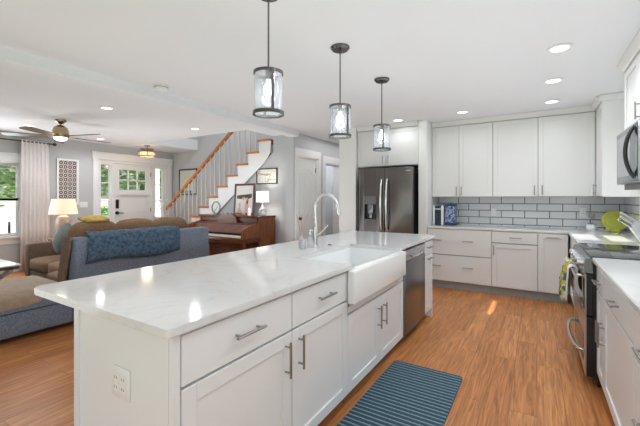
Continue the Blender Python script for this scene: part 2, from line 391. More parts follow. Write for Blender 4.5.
sbox('wall_partition', 'wall_white', (-2.86, -2.55, 5.25, 7.45, 0, CH))
sbox('wall_back', 'wall_white', (-2.55, 1.12, YB, 6.1, 0, CH))
W2 = (4.28, 5.0, 1.06, 1.935)
W3 = (-1.25, .05, 1.0, 2.1)
sbox('wall_right', 'wall_white', (XR, 1.12, -1.5, W3[0], 0, CH), (XR, 1.12, W3[0], W3[1], 0, W3[2]), (XR, 1.12, W3[0], W3[1], W3[3], CH), (XR, 1.12, W3[1], W2[0], 0, CH), (XR, 1.12, W2[0], W2[1], 0, W2[2]), (XR, 1.12, W2[0], W2[1], W2[3], CH), (XR, 1.12, W2[1], YB, 0, CH))
sbox('wall_front', 'wall_white', (-8.2, -4.0, -1.65, YF, 0, CH), (-4.0, 0.5, -1.65, YF, 2.2, CH), (0.5, 1.12, -1.65, YF, 0, CH))
# backsplash
bs = B().box(-1.40, XR - .002, YB - .013, YB - .001, .9145, 1.344).build('backsplash', 'tile_back', smooth=False); tag(bs, 'grey glazed subway tiles with dark grout behind the back worktop', 'backsplash')
bs2 = B().box(XR - .013, XR - .001, 4.0, W2[0] - .09, .9145, 1.344).box(XR - .013, XR - .001, W2[0] - .09, W2[1] + .09, .9145, W2[2] - .15).box(XR - .013, XR - .001, W2[1] + .09, YB - .014, .9145, 1.344).build('backsplash', 'tile_side', smooth=False)
tag(bs2, 'grey glazed subway tiles with dark grout on the right wall by the knives', 'backsplash')

# --- baseboards
sbox('baseboard_left', 'trim_white', (XL, XL + .018, -1.5, 3.78, 0, .14))
sbox('baseboard_stairs', 'trim_white', (-6.9, -3.8, 5.152, 5.17, 0, .14), (-3.80, -3.64, 4.982, 5.0, 0, .14))
sbox('baseboard_hall', 'trim_white', (-3.64, -3.622, 5.88, 5.99, 0, .14), (-3.64, -3.622, 6.78, 7.45, 0, .14), (-2.878, -2.86, 5.25, 7.45, 0, .14), (-2.86, -2.55, 5.232, 5.25, 0, .14))

# --- window_1 in the living room
def window_x(name, y0, y1, z0, z1, xin, sgn, cw=.11, depth=.2):
    """window in an x = const wall; sgn = direction from wall into the room"""
    xo = xin - sgn * depth
    r = B()
    a, b_ = sorted((xin, xin + sgn * .025))
    r.box(a, b_, y0 - cw, y0, z0 - .03, z1).box(a, b_, y1, y1 + cw, z0 - .03, z1)
    r.box(a, b_, y0 - cw, y1 + cw, z1, z1 + .15)
    c, d = sorted((xin - sgn * .02, xin + sgn * .045)); r.box(c, d, y0 - cw - .02, y1 + cw + .02, z1 + .15, z1 + .175)
    e, f = sorted((xin, xin + sgn * .07)); r.box(e, f, y0 - cw - .03, y1 + cw + .03, z0 - .035, z0 - .001)
    r.box(a, b_, y0 - cw, y1 + cw, z0 - .14, z0 - .035)
    o = struct(r.build(name, 'trim_white', smooth=False))
    s1, s2 = sorted((xin - sgn * .07, xin - sgn * .11)); zm = (z0 + z1) / 2
    s = B()
    for (za, zb) in ((z0, zm + .02), (zm - .02, z1)):
        s.box(s1, s2, y0, y0 + .045, za, zb).box(s1, s2, y1 - .045, y1, za, zb).box(s1, s2, y0 + .045, y1 - .045, za, za + .045).box(s1, s2, y0 + .045, y1 - .045, zb - .045, zb)
    s.build('window_sash', 'trim_white', o, smooth=False)
    j = B(); q1, q2 = sorted((xin, xo))
    j.box(q1, q2, y0 - .001, y0 + .012, z0, z1).box(q1, q2, y1 - .012, y1 + .001, z0, z1).box(q1, q2, y0, y1, z0 - .001, z0 + .012).box(q1, q2, y0, y1, z1 - .012, z1 + .001)
    j.build('window_jamb', 'trim_white', o, smooth=False)
    m_ = (s1 + s2) / 2
    B().box(m_ - .003, m_ + .003, y0 + .045, y1 - .045, z0 + .045, z1 - .045).build('pane', 'glass_window', o, smooth=False)
    return o
window_x('window_1', *W1, XL, 1)
window_x('window_2', *W2, XR, -1, cw=.05, depth=.15)
window_x('added_side_window', *W3, XR, -1, cw=.06, depth=.15)  # unseen window, added to carry the side fill light
# glass doors behind the camera
g = B()
for x in (-4.0, -1.79, 0.44): g.box(x, x + .06, -1.62, -1.52, 0, 2.2)
g.box(-4.0, .5, -1.62, -1.52, 2.12, 2.2).box(-4.0, .5, -1.62, -1.52, 0, .07)
gd = struct(g.build('window_3', 'trim_white', smooth=False))
B().box(-3.94, .44, -1.575, -1.569, .07, 2.12).build('pane', 'glass_window', gd, smooth=False)

# --- front door unit
r = B()
cx0, cx1 = XL, XL + .028
r.box(cx0, cx1, 3.79, 3.90, 0, 2.17).box(cx0, cx1, 5.547, 5.657, 0, 2.17).box(cx0, cx1 + .004, 3.77, 5.675, 2.17, 2.30).box(cx0, cx1 + .02, 3.755, 5.69, 2.30, 2.328)
fd = struct(r.build('trim_2', 'trim_white', smooth=False))
f = B(); xa, xb = -8.16, -8.02
for (a, b_) in ((3.90, 3.95), (4.20, 4.26), (5.15, 5.21), (5.497, 5.547)): f.box(xa, xb, a, b_, 0, 2.17)
f.box(xa, xb, 3.95, 4.20, 2.07, 2.17).box(xa, xb, 4.26, 5.15, 2.115, 2.17).box(xa, xb, 5.21, 5.497, 2.07, 2.17)
f.box(xa + .03, xb - .03, 3.95, 4.20, 0, .86).box(xa + .03, xb - .03, 5.21, 5.497, 0, .86)
for (a, b_) in ((3.95, 4.20), (5.21, 5.497)):
    for z in (1.27, 1.66): f.box(xa + .05, xb - .05, a, b_, z, z + .022)
    f.box(xa + .03, xb - .03, a, a + .03, .86, 2.07).box(xa + .03, xb - .03, b_ - .03, b_, .86, 2.07)
f.build('door_frame', 'trim_white', fd, smooth=False)
B().box(-8.093, -8.087, 3.98, 4.17, .86, 2.07).build('sidelight_pane', 'glass_window', fd, smooth=False)
B().box(-8.093, -8.087, 5.24, 5.467, .86, 2.07).build('sidelight_pane', 'glass_window', fd, smooth=False)
d = B(); da, db = -8.115, -8.065
y0, y1 = 4.263, 5.147; gz0, gz1 = 1.52, 1.985
d.box(da, db, y0, y0 + .12, 0, 2.112).box(da, db, y1 - .12, y1, 0, 2.112).box(da, db, y0 + .12, y1 - .12, gz1, 2.112).box(da, db, y0 + .12, y1 - .12, 1.37, gz0)
d.box(da, db, y0 + .12, y1 - .12, 0, .24).box(da + .012, db - .012, y0 + .11, y1 - .11, .22, 1.4)
gw = (y1 - y0 - .24)
for k in (1, 2): yy = y0 + .12 + gw * k / 3; d.box(da + .008, db - .008, yy - .013, yy + .013, gz0, gz1)
d.box(da + .008, db - .008, y0 + .12, y1 - .12, 1.735, 1.762)
d.box(db, db + .035, y0 + .08, y1 - .08, 1.41, 1.44)
fdoor = struct(d.build('door_1', 'trim_white', smooth=False))
B().box(-8.093, -8.087, y0 + .12, y1 - .12, gz0, gz1).build('pane', 'glass_window', fdoor, smooth=False)
B().box(db, db + .03, 4.30, 4.36, 1.10, 1.30, .006).build('keypad_lock', 'knob_dark', fdoor)
k = B(); k.cyl((db, 4.33, 1.0), (db + .02, 4.33, 1.0), .038).cyl((db, 4.33, 1.0), (db + .05, 4.33, 1.0), .013); k.tube([(db + .05, 4.33, 1.0), (db + .052, 4.39, 1.0), (db + .05, 4.45, .995)], .010)
k.build('door_handle', 'knob_dark', fdoor)
for z in (.25, 1.05, 1.9): B().box(db, db + .008, y1 - .02, y1 + .005, z - .05, z + .05).build('hinge', 'nickel', fdoor)

# --- hall doors
r = B(); X0 = -3.64
r.box(X0, X0 + .022, HD1[0] - .09, HD1[0], 0, HD1[2]).box(X0, X0 + .022, HD1[1], HD1[1] + .09, 0, HD1[2]).box(X0, X0 + .024, HD1[0] - .09, HD1[1] + .09, HD1[2], HD1[2] + .14)
r.box(X0 - .16, X0, HD1[0] - .001, HD1[0] + .02, 0, HD1[2]).box(X0 - .16, X0, HD1[1] - .02, HD1[1] + .001, 0, HD1[2]).box(X0 - .16, X0, HD1[0], HD1[1], HD1[2] - .02, HD1[2] + .001)
struct(r.build('trim_3', 'trim_white', smooth=False))
r = B(); r.box(X0, X0 + .022, HD2[0] - .09, HD2[0], 0, HD2[2]).box(X0, X0 + .022, HD2[1], HD2[1] + .09, 0, HD2[2]).box(X0, X0 + .024, HD2[0] - .09, HD2[1] + .09, HD2[2], HD2[2] + .14)
r.box(X0 - .16, X0, HD2[0] - .001, HD2[0] + .02, 0, HD2[2]).box(X0 - .16, X0, HD2[1] - .02, HD2[1] + .001, 0, HD2[2]).box(X0 - .16, X0, HD2[0], HD2[1], HD2[2] - .02, HD2[2] + .001)
struct(r.build('trim_4', 'trim_white', smooth=False))
# arched two panel door with vertical boards
hy0, hy1 = HD1[0] + .022, HD1[1] - .022; hx = -3.70
d = B(); d.box(hx, hx + .028, hy0, hy1, .008, 2.065)
ar = []; yc = (hy0 + hy1) / 2; hw = (hy1 - hy0) / 2 - .10
# raised frame around arched upper panel
def arch(zb, zs, rise, hw_):
    pts = [(yc - hw_, zb), (yc + hw_, zb), (yc + hw_, zs)]
    for i in range(1, 12):
        t = i / 12; pts.append((yc + hw_ - 2 * hw_ * t, zs + rise * math.sin(PI * t)))
    pts.append((yc - hw_, zs)); return pts
def ringprism(b, outer, inner, x0, x1):
    n = len(outer); V = [[b.bm.verts.new((x, *p)) for p in poly] for x in (x0, x1) for poly in (outer, inner)]
    for i in range(n):
        j = (i + 1) % n
        b.bm.faces.new((V[2][i], V[2][j], V[3][j], V[3][i])); b.bm.faces.new((V[3][i], V[3][j], V[1][j], V[1][i])); b.bm.faces.new((V[0][i], V[0][j], V[2][j], V[2][i]))
ringprism(d, arch(.92, 1.78, .12, hw + .015), arch(.945, 1.765, .11, hw - .012), hx + .028, hx + .038)
ringprism(d, arch(.2, .80, .0, hw + .015), arch(.225, .775, .0, hw - .012), hx + .028, hx + .038)
for i in range(1, 6):
    yy = yc - hw + 2 * hw * i / 6; d.box(hx + .028, hx + .034, yy - .006, yy + .006, .95, 1.80).box(hx + .028, hx + .034, yy - .006, yy + .006, .23, .77)
hd = struct(d.build('door_2', 'trim_white', smooth=False))
B().cyl((hx + .028, hy0 + .06, .96), (hx + .034, hy0 + .06, .96), .03).cyl((hx + .03, hy0 + .06, .96), (hx + .07, hy0 + .06, .96), .01).sph((hx + .08, hy0 + .06, .96), .028, (.8, 1, 1)).build('door_knob', 'knob_dark', hd)
for z in (.3, 1.1, 1.87): B().box(hx + .028, hx + .036, hy1 - .012, hy1 + .012, z - .045, z + .045).build('hinge', 'knob_dark', hd)
# inside the small room past the second hall doorway
tag(B().box(-5.245, -4.95, 5.9, 7.2, 1.88, 1.92).build('wall_shelf', 'trim_white', smooth=False), 'white high shelf on the far wall of the room past the open hall doorway', 'shelf')
tag(B().box(-5.245, -4.90, 6.0, 7.2, 0.02, .86, .01).box(-5.245, -4.86, 5.98, 7.22, .87, .90, .005).build('low_cabinet', 'blue_room', smooth=False), 'blue grey low cabinet in the room past the open hall doorway', 'cabinet')

# ================================================================== CABINETS
def bar_pull(parent, c, horiz, L=.14, stand=.032, name='handle'):
    """bar handle on the front (local -y); c = point on the door face"""
    x, y, z = c; b = B(); h = L / 2
    if horiz:
        b.cyl((x - h, y - stand, z), (x + h, y - stand, z), .006, 10)
        for s in (-1, 1): b.cyl((x + s * h * .72, y, z), (x + s * h * .72, y - stand, z), .005, 8)
    else:
        b.cyl((x, y - stand, z - h), (x, y - stand, z + h), .006, 10)
        for s in (-1, 1): b.cyl((x, y, z + s * h * .72), (x, y - stand, z + s * h * .72), .005, 8)
    return b.build(name, 'nickel', parent)
def shaker(b, x0, x1, z0, z1, t=.02, st=.06, rec=.009):
    b.box(x0, x0 + st, -t, 0, z0, z1, .0015, 1).box(x1 - st, x1, -t, 0, z0, z1, .0015, 1)
    b.box(x0 + st, x1 - st, -t, 0, z0, z0 + st, .0015, 1).box(x0 + st, x1 - st, -t, 0, z1 - st, z1, .0015, 1)
    b.box(x0 + st - .002, x1 - st + .002, -t + rec, 0, z0 + st - .002, z1 - st + .002)
def cabinet(label, loc, rotz, w, z0, z1, d, fronts, m, name='base_cabinet', cat='cabinet', group=None, kick=True, hl=.14, carc=None):
    t = thing(name, label, cat, loc, rotz, group)
    B().box(0, w, 0.0, d, z0, z1).build('carcass', carc or m, t, smooth=False)
    B().box(.003, w - .003, -.0012, 0, z0 + .004, z1 - .002).build('gap_shade', 'gap_shade_grey', t, smooth=False)  # dark sheet painting shade into the gaps between doors and drawers
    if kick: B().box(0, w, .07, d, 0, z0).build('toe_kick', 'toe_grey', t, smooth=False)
    for f in fronts:
        kind, x0, x1, a, b_ = f[:5]; g = .0028
        bb = B(); X0_, X1_, A_, B_ = x0 + g, x1 - g, a + g, b_ - g
        if kind == 'door': shaker(bb, X0_, X1_, A_, B_)
        else: bb.box(X0_, X1_, -.02, 0, A_, B_, .002, 1)
        fo = bb.build({'door': 'door', 'rail': 'top_rail'}.get(kind, 'drawer'), m, t, smooth=False)
        for (hx_, hz_, hor) in f[5:]: bar_pull(fo, (hx_, -.02, hz_), hor, hl)
    return t

# ---------------- island (fronts face +x): local x -> +Y
R90 = PI / 2
IX = -1.02
def isl(y0, w, label, fronts, z1=.882, **k): return cabinet(label, (IX, y0, 0), R90, w, .1, z1, .62, fronts, 'cabinet_white', name='island_cabinet', group='white island cabinets', hl=.165, **k)
isl(.745, .618, 'white island cabinet at the near end, drawer over one shaker door', [('drawer', 0, .618, .695, .872, (.309, .79, True)), ('door', 0, .618, .105, .69, (.565, .575, False))])
isl(1.365, .583, 'white island cabinet between the near end unit and the farmhouse sink', [('drawer', 0, .583, .695, .872, (.30, .79, True)), ('door', 0, .583, .105, .69, (.052, .575, False))])
isl(1.95, 1.062, 'white double door sink base cabinet under the farmhouse sink', [('door', 0, .5225, .105, .60, (.475, .455, False)), ('door', .5225, 1.062, .105, .60, (.58, .455, False)), ('rail', 0, 1.062, .604, .652)], z1=.655)
isl(3.702, .30, 'narrow white island cabinet beyond the dishwasher at the far end', [('drawer', 0, .30, .72, .872, (.15, .80, True)), ('door', 0, .30, .105, .715, (.15, .68, True))])
# end panel facing the camera and back panel
p = B(); p.box(-1.662, -1.0, .722, .743, 0, .882, .002, 1).box(-1.662, -1.625, .714, .722, 0, .882).box(-1.02, -.998, .714, .722, 0, .882).box(-1.048, -1.026, .716, .722, 0, .882)
tag(p.build('island_end_panel', 'cabinet_white', smooth=False), 'plain white end panel of the island with the double outlet', 'panel')
p = B(); p.box(-1.662, -1.643, .745, 4.0, 0, .882, .002, 1)
tag(p.build('island_back_panel', 'cabinet_white', smooth=False), 'plain white back panel of the island under the overhang facing the sofa', 'panel')
p = B(); p.box(-1.64, -1.0, 4.004, 4.02, 0, .882, .002, 1)
tag(p.build('island_side_panel', 'cabinet_white', smooth=False), 'plain white far end panel of the island facing the fridge', 'panel')
# worktop with a notch for the sink
def worktop(label, poly, z0=.884, z1=.914, bev=.004, name='worktop', m='quartz'):
    b = B(); b.prism(poly, 'Z', z0, z1)
    if bev:
        es = [e for e in b.bm.edges if abs(e.verts[0].co.z - e.verts[1].co.z) < 1e-5]
        bmesh.ops.bevel(b.bm, geom=es, offset=bev, segments=2, affect='EDGES')
    o = b.build(name, m); tag(o, label, 'worktop'); return o
SY0, SY1 = 1.98, 2.855; SXB = -1.44
def corner(cx, cy, r, a0):
    return [(cx + r * math.cos(a0 + PI / 2 * i / 6), cy + r * math.sin(a0 + PI / 2 * i / 6)) for i in range(7)]
poly = corner(-2.0 + .045, .68 + .045, .045, PI) + corner(-.977 - .012, .68 + .012, .012, -PI / 2) + [(-.977, SY0), (SXB, SY0), (SXB, SY1), (-.977, SY1)] + corner(-.977 - .012, 4.05 - .012, .012, 0) + corner(-2.0 + .03, 4.05 - .03, .03, PI / 2)
worktop('long white quartz island worktop with the sink cut into its front', poly)
# farmhouse sink
t = thing('farmhouse_sink', 'white fireclay apron front sink in the island', 'sink', (0, 0, 0))
b = B(); x0, x1, y0, y1, zt, zb = -1.47, -.945, SY0 - .025, SY1 + .025, .883, .66
xf = -.975   # below worktop the rim sits inside, apron in front
def rbox(b, *a, bev=.008): b.box(*a, bev, 3)
# walls under the worktop, apron up to .9
b.box(-1.47, -1.43, y0, y1, .665, .8835).box(-1.43, -.99, y0, y0 + .03, .665, .8835).box(-1.43, -.99, y1 - .03, y1, .665, .8835).box(-1.43, -.99, y0 + .03, y1 - .03, .66, .69)
b.box(-.995, -.94, y0 - .03, y1 + .03, .675, .8835, .012, 3)
b.box(-.995, -.945, SY0 + .004, SY1 - .004, .85, .893, .012, 3)
b.build('basin', 'porcelain', t)
B().cyl((-1.22, 2.5, .688), (-1.22, 2.5, .693), .045, 24).build('drain', 'chrome', t)
# faucet
t = thing('kitchen_faucet', 'tall brushed gooseneck faucet behind the island sink', 'faucet', (-1.59, 2.5, .914))
B().cyl((0, 0, .001), (0, 0, .012), .03, 24).cyl((0, 0, .01), (0, 0, .17), .021, 20).cyl((0, 0, .17), (0, 0, .20), .021, 20, .014).build('body', 'chrome', t)
pts = [(0, 0, .18), (0, 0, .30)]
for i in range(0, 13):
    a = PI - PI * i / 12 * .92; pts.append((.105 + .105 * math.cos(a), 0, .34 + .105 * math.sin(a)))
B().tube(pts, .0125, 12).build('gooseneck', 'chrome', t)
e = Vector(pts[-1]); e2 = e + Vector((.02, 0, -.09))
B().cyl(e, e2, .016, 16, .021).build('spray_head', 'chrome', t)
B().cyl((0, 0, .10), (.04, .0, .115), .012, 12).cyl((.035, 0, .112), (.12, .0, .19), .008, 12, .006).build('lever', 'chrome', t)
tag(B().cyl((-1.55, 2.67, .9142), (-1.55, 2.67, .924), .02, 20).cyl((-1.55, 2.67, .924), (-1.55, 2.67, .928), .014, 20).build('sink_button', 'nickel'), 'small round metal air switch beside the faucet', 'switch')
# reed diffuser bottles
t = thing('reed_diffuser', 'glass reed diffuser with pinkish reeds left of the faucet', 'diffuser', (-1.66, 2.40, .914))
B().lathe([(.001, .001), (.03, .002), (.032, .06), (.028, .075), (.013, .09), (.013, .115), (.010, .115), (.010, .09), (.026, .07), (.028, .01), (.001, .008)]).build('bottle', 'glass_vase', t)
for i in range(6):
    a = i * 1.05; q = Vector((.05 * math.cos(a), .05 * math.sin(a), .28)); B().cyl((-.008 * math.cos(a), -.008 * math.sin(a), .012), q, .0016, 6).build('reed', 'reed', t)
t = thing('soap_bottle', 'clear ribbed soap bottle with white pump between diffuser and faucet', 'bottle', (-1.62, 2.46, .914))
b = B(); b.lathe([(.001, .001), (.026, .002), (.026, .08), (.012, .1), (.012, .11), (.001, .11)]); b.build('bottle', 'glass_vase', t)
B().cyl((0, 0, .11), (0, 0, .125), .012, 16).cyl((0, 0, .12), (0, 0, .145), .004, 8).tube([(0, 0, .145), (.03, -.01, .145), (.035, -.012, .138)], .005, 8).build('pump', 'plastic_white', t)
t = thing('glass_cup', 'small clear glass cup nearest the sink corner beside the diffuser', 'cup', (-1.60, 2.33, .914))
B().lathe([(.001, .001), (.024, .002), (.028, .075), (.025, .075), (.022, .008), (.001, .006)]).build('cup_body', 'glass_vase', t)

# dishwasher (local frame like cabinets)
t = thing('dishwasher', 'stainless steel dishwasher in the island right of the sink', 'dishwasher', (IX, 3.03, 0), R90)
w_ = .655
B().box(.003, w_ - .003, 0, .6, .1, .868).build('tub', 'dark_gap', t, smooth=False)
B().box(.005, w_ - .005, .07, .6, 0.0, .1).build('toe_kick', 'dark_gap', t, smooth=False)
b = B(); b.box(.004, w_ - .004, -.03, -.002, .11, .755, .004, 2); b.build('door_panel', 'steel', t)
b = B(); b.box(.004, w_ - .004, -.032, -.002, .80, .862, .006, 2).box(.004, w_ - .004, -.012, -.002, .752, .805); b.build('control_strip', 'steel_light', t, label='lighter steel control strip')
B().tube([(.16, -.03, .80), (.19, -.042, .785), (.33, -.046, .78), (.47, -.042, .785), (.50, -.03, .80)], .009).build('handle', 'steel_light', t)
# outlet on end panel (faces -y)
def outlet(label, loc, rotz, gangs=1, kinds='oo', name='outlet', cat='outlet'):
    w2 = .035 + .023 * (gangs - 1) * 1.0 + .0; w2 = .036 if gangs == 1 else .059 if gangs == 2 else .08
    t = thing(name, label, cat, loc, rotz)
    B().box(-w2, w2, -.006, 0, -.058, .058, .003, 2).build('plate', 'plastic_white', t)
    for i in range(gangs):
        cx = 0 if gangs == 1 else (-.023 + .046 * i if gangs == 2 else -.046 + .046 * i)
        if kinds[i] == 'o':
            s = B(); s.box(cx - .016, cx + .016, -.009, -.006, -.034, .034, .002, 1); so = s.build('receptacle', 'plastic_white', t)
            for z in (-.018, .018):
                for dx_ in (-.007, .006): B().box(cx + dx_ - .001, cx + dx_ + .001, -.0096, -.009, z - .005, z + .005).build('slot', 'dark_gap', so, smooth=False)
        else: B().box(cx - .016, cx + .016, -.010, -.006, -.034, .034, .002, 1).build('rocker', 'plastic_white', t)
    return t
outlet('white double outlet plate low on the island end panel', (-1.312, .7215, .642), 0, 2, 'oo')
outlet('white outlet plate on the grey tiles left of the centre', (-.56, YB - .0125, 1.115), 0, 1, 'oo'.replace('oo', 'o') + 'o')
outlet('white outlet plate on the grey tiles near the lime platter', (.53, YB - .0125, 1.14), 0, 1, 'oo')
outlet('white triple light switch plate on the grey wall left of the front door', (XL + .0005, 3.61, 1.197), PI / 2, 3, 'sss', 'light_switch', 'switch')

# floor mat
def rrect(x0, x1, y0, y1, r):
    return corner(x0 + r, y0 + r, r, PI) + corner(x1 - r, y0 + r, r, -PI / 2) + corner(x1 - r, y1 - r, r, 0) + corner(x0 + r, y1 - r, r, PI / 2)
b = B(); b.prism(rrect(-.985, -.462, 1.42, 2.75, .03), 'Z', .001, .013)
o = b.build('floor_mat', 'mat_stripes'); tag(o, 'navy and light blue striped mat on the floor before the sink', 'mat')

# ---------------- back run (fronts face -y)
FY = 5.36
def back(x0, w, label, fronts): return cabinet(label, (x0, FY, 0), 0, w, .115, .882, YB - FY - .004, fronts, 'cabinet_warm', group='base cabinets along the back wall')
back(-1.40, .865, 'wide base cabinet with two deep drawers beside the fridge', [('drawer', 0, .865, .505, .878, (.13, .715, True), (.565, .715, True)), ('drawer', 0, .865, .12, .50, (.13, .34, True), (.565, .34, True))])
back(-.533, .540, 'base cabinet left of the corner, small drawer over one shaker door', [('drawer', 0, .54, .72, .878, (.29, .80, True)), ('door', 0, .54, .12, .715, (.03, .62, False))])
back(.009, .322, 'narrow full height base cabinet in the corner with a top pull', [('door', 0, .322, .12, .878, (.16, .83, True))])
# worktops
worktop('long white quartz worktop along the back wall under the tiles', [(-1.40, 5.33), (XR - .001, 5.33), (XR - .001, YB - .001), (-1.40, YB - .001)])
worktop('white quartz worktop in the corner between range and back wall', [(.327, 3.99), (XR - .001, 3.99), (XR - .001, 5.329), (.327, 5.329)])
worktop('white quartz worktop nearest the camera on the right', [(.327, .3), (XR - .001, .3), (XR - .001, 3.085), (.327, 3.085)])
# ---------------- right run (fronts face -x): local x -> -Y
RX = .372
def right(y1, w, label, fronts): return cabinet(label, (RX, y1, 0), -PI / 2, w, .115, .882, XR - RX - .004, fronts, 'cabinet_white', group='base cabinets along the right wall')
right(5.335, .44, 'blind corner base cabinet between the back run and the drawers', [('door', .0, .44, .12, .878)])
right(4.893, .90, 'base cabinet with three drawers between corner and range', [('drawer', 0, .90, .72, .878, (.45, .80, True)), ('drawer', 0, .90, .42, .715, (.45, .64, True)), ('drawer', 0, .90, .12, .415, (.45, .34, True))])
right(3.083, .30, 'narrow white base cabinet against the near side of the range', [('drawer', 0, .30, .70, .878, (.15, .77, True)), ('door', 0, .30, .12, .695, (.255, .48, False))])
right(2.781, .79, 'wide white base cabinet second from the range, drawer over door', [('drawer', 0, .79, .70, .878, (.42, .775, True)), ('door', 0, .79, .12, .695, (.045, .48, False))])
right(1.989, .80, 'white three drawer base cabinet at the right edge of the photo', [('drawer', 0, .80, .655, .878, (.25, .74, True)), ('drawer', 0, .80, .39, .65, (.25, .46, True)), ('drawer', 0, .80, .12, .385, (.25, .25, True))])
right(1.187, .88, 'white double door base cabinet closest to the camera', [('door', 0, .44, .12, .878, (.39, .70, False)), ('door', .44, .88, .12, .878, (.49, .70, False))])

# ---------------- upper cabinets
def crown(b, x0, x1, y, z0=2.43, dep=.05, side=None, d=.33):
    """stepped crown moulding on the front, local coords"""
    prof = [(0.0, z0), (-.012, z0), (-.016, z0 + .015), (-dep, CH - .012), (-dep, CH - .001), (0, CH - .001)]
    b.prism([(y + u, v) for u, v in prof], 'X', x0, x1)
def upper(name, label, loc, rotz, w, z0, fronts, m='cabinet_warm', d=.33, z1=2.43, hl=.13, cz=True):
    t = cabinet(label, loc, rotz, w, z0, z1, d, fronts, m, name=name, kick=False, hl=hl, group='upper cabinets')
    b = B(); b.box(0, w, -.02, d, z1 + .0005, CH - .001)
    if cz: crown(b, -.0, w, -.02)
    b.build('crown_moulding', m, t, smooth=False)
    return t
UY = YB - .33
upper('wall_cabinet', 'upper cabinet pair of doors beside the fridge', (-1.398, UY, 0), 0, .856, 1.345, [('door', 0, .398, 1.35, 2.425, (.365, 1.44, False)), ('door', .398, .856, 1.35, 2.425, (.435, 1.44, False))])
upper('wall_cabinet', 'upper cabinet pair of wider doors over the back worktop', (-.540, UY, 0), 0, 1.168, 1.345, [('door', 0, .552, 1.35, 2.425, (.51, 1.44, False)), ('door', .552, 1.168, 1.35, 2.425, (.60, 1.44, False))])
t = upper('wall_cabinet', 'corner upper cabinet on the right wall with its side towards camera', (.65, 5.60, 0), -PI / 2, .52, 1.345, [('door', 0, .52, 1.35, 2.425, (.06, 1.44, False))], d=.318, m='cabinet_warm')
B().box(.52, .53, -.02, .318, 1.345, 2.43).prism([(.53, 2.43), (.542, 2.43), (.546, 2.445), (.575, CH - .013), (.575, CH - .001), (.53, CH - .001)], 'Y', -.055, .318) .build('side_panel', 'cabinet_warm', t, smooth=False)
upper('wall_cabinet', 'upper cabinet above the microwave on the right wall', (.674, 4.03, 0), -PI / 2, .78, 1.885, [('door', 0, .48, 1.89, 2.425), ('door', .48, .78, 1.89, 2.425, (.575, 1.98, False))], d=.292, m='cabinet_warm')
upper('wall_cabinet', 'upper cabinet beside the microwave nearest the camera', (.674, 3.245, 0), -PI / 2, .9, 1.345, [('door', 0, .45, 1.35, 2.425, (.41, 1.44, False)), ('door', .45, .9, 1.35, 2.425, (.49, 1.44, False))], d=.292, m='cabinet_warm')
# over the fridge
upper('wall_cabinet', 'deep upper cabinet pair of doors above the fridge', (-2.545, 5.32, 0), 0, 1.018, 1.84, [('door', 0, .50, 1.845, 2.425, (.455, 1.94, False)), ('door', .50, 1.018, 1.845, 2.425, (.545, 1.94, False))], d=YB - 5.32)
tag(B().box(-1.524, -1.402, 5.29, YB - .001, 0, CH - .001, .002, 1).build('fridge_side_panel', 'wall_white', smooth=False), 'tall off-white panel between the fridge and the upper cabinets', 'panel')

# ================================================================== FRIDGE
t = thing('refrigerator', 'dark stainless french door refrigerator with ice dispenser', 'refrigerator', (-2.43, 5.12, 0))
fw = .87
B().box(.005, fw - .005, .075, .79, .02, 1.785).build('cabinet_body', 'black', t, smooth=False)
B().box(.02, fw - .02, .09, .7, 0, .03).build('toe_grille', 'black', t, smooth=False)
hw_ = fw / 2
dl = B()
dl.box(.0, .10, 0, .07, .72, 1.80, .012, 3).box(.29, hw_ - .003, 0, .07, .72, 1.80, .008, 3).box(.09, .30, 0, .07, 1.36, 1.80, .002, 1).box(.09, .30, 0, .07, .72, .985, .002, 1).box(.09, .30, .045, .07, .98, 1.37)
left = dl.build('door', 'steel_dark', t)
B().box(.098, .292, -.003, .01, 1.235, 1.362, .002, 1).build('dispenser_panel', 'steel', left)
B().box(.098, .292, .035, .046, .985, 1.235).box(.098, .102, 0, .045, .985, 1.235).box(.288, .292, 0, .045, .985, 1.235).build('dispenser_recess', 'black', left, smooth=False)
B().box(.15, .24, .008, .035, 1.10, 1.235, .004, 2).box(.17, .22, .012, .034, 1.02, 1.11, .003, 2).build('dispenser_nozzle', 'steel', left)
B().box(.10, .29, .0, .045, .98, .995).build('drip_tray', 'steel', left, smooth=False)
dr = B(); dr.box(hw_ + .003, fw, 0, .07, .72, 1.80, .012, 3); rd = dr.build('door', 'steel_dark', t)
bd = B(); bx = fw - .10
for i, ww in enumerate((.012, .006, .013, .012)):
    bd.box(bx + i * .018, bx + i * .018 + ww, -.0015, 0, 1.735, 1.752)
bd.build('badge', 'steel_light', rd, smooth=False)
B().box(0, fw, 0, .07, .06, .71, .012, 3).build('freezer_drawer', 'steel_dark', t)
for sx, par in ((hw_ - .045, left), (hw_ + .045, rd)):
    pts = []
    for i in range(13):
        u = i / 12; pts.append((sx, -.015 - .05 * math.sin(PI * u) ** .6, .84 + .78 * u))
    B().tube(pts, .015, 12).build('handle', 'chrome', par)
B().tube([(.08, -.005, .62), (.10, -.05, .62), (fw / 2, -.06, .62), (fw - .10, -.05, .62), (fw - .08, -.005, .62)], .013, 12).build('handle', 'chrome', t)

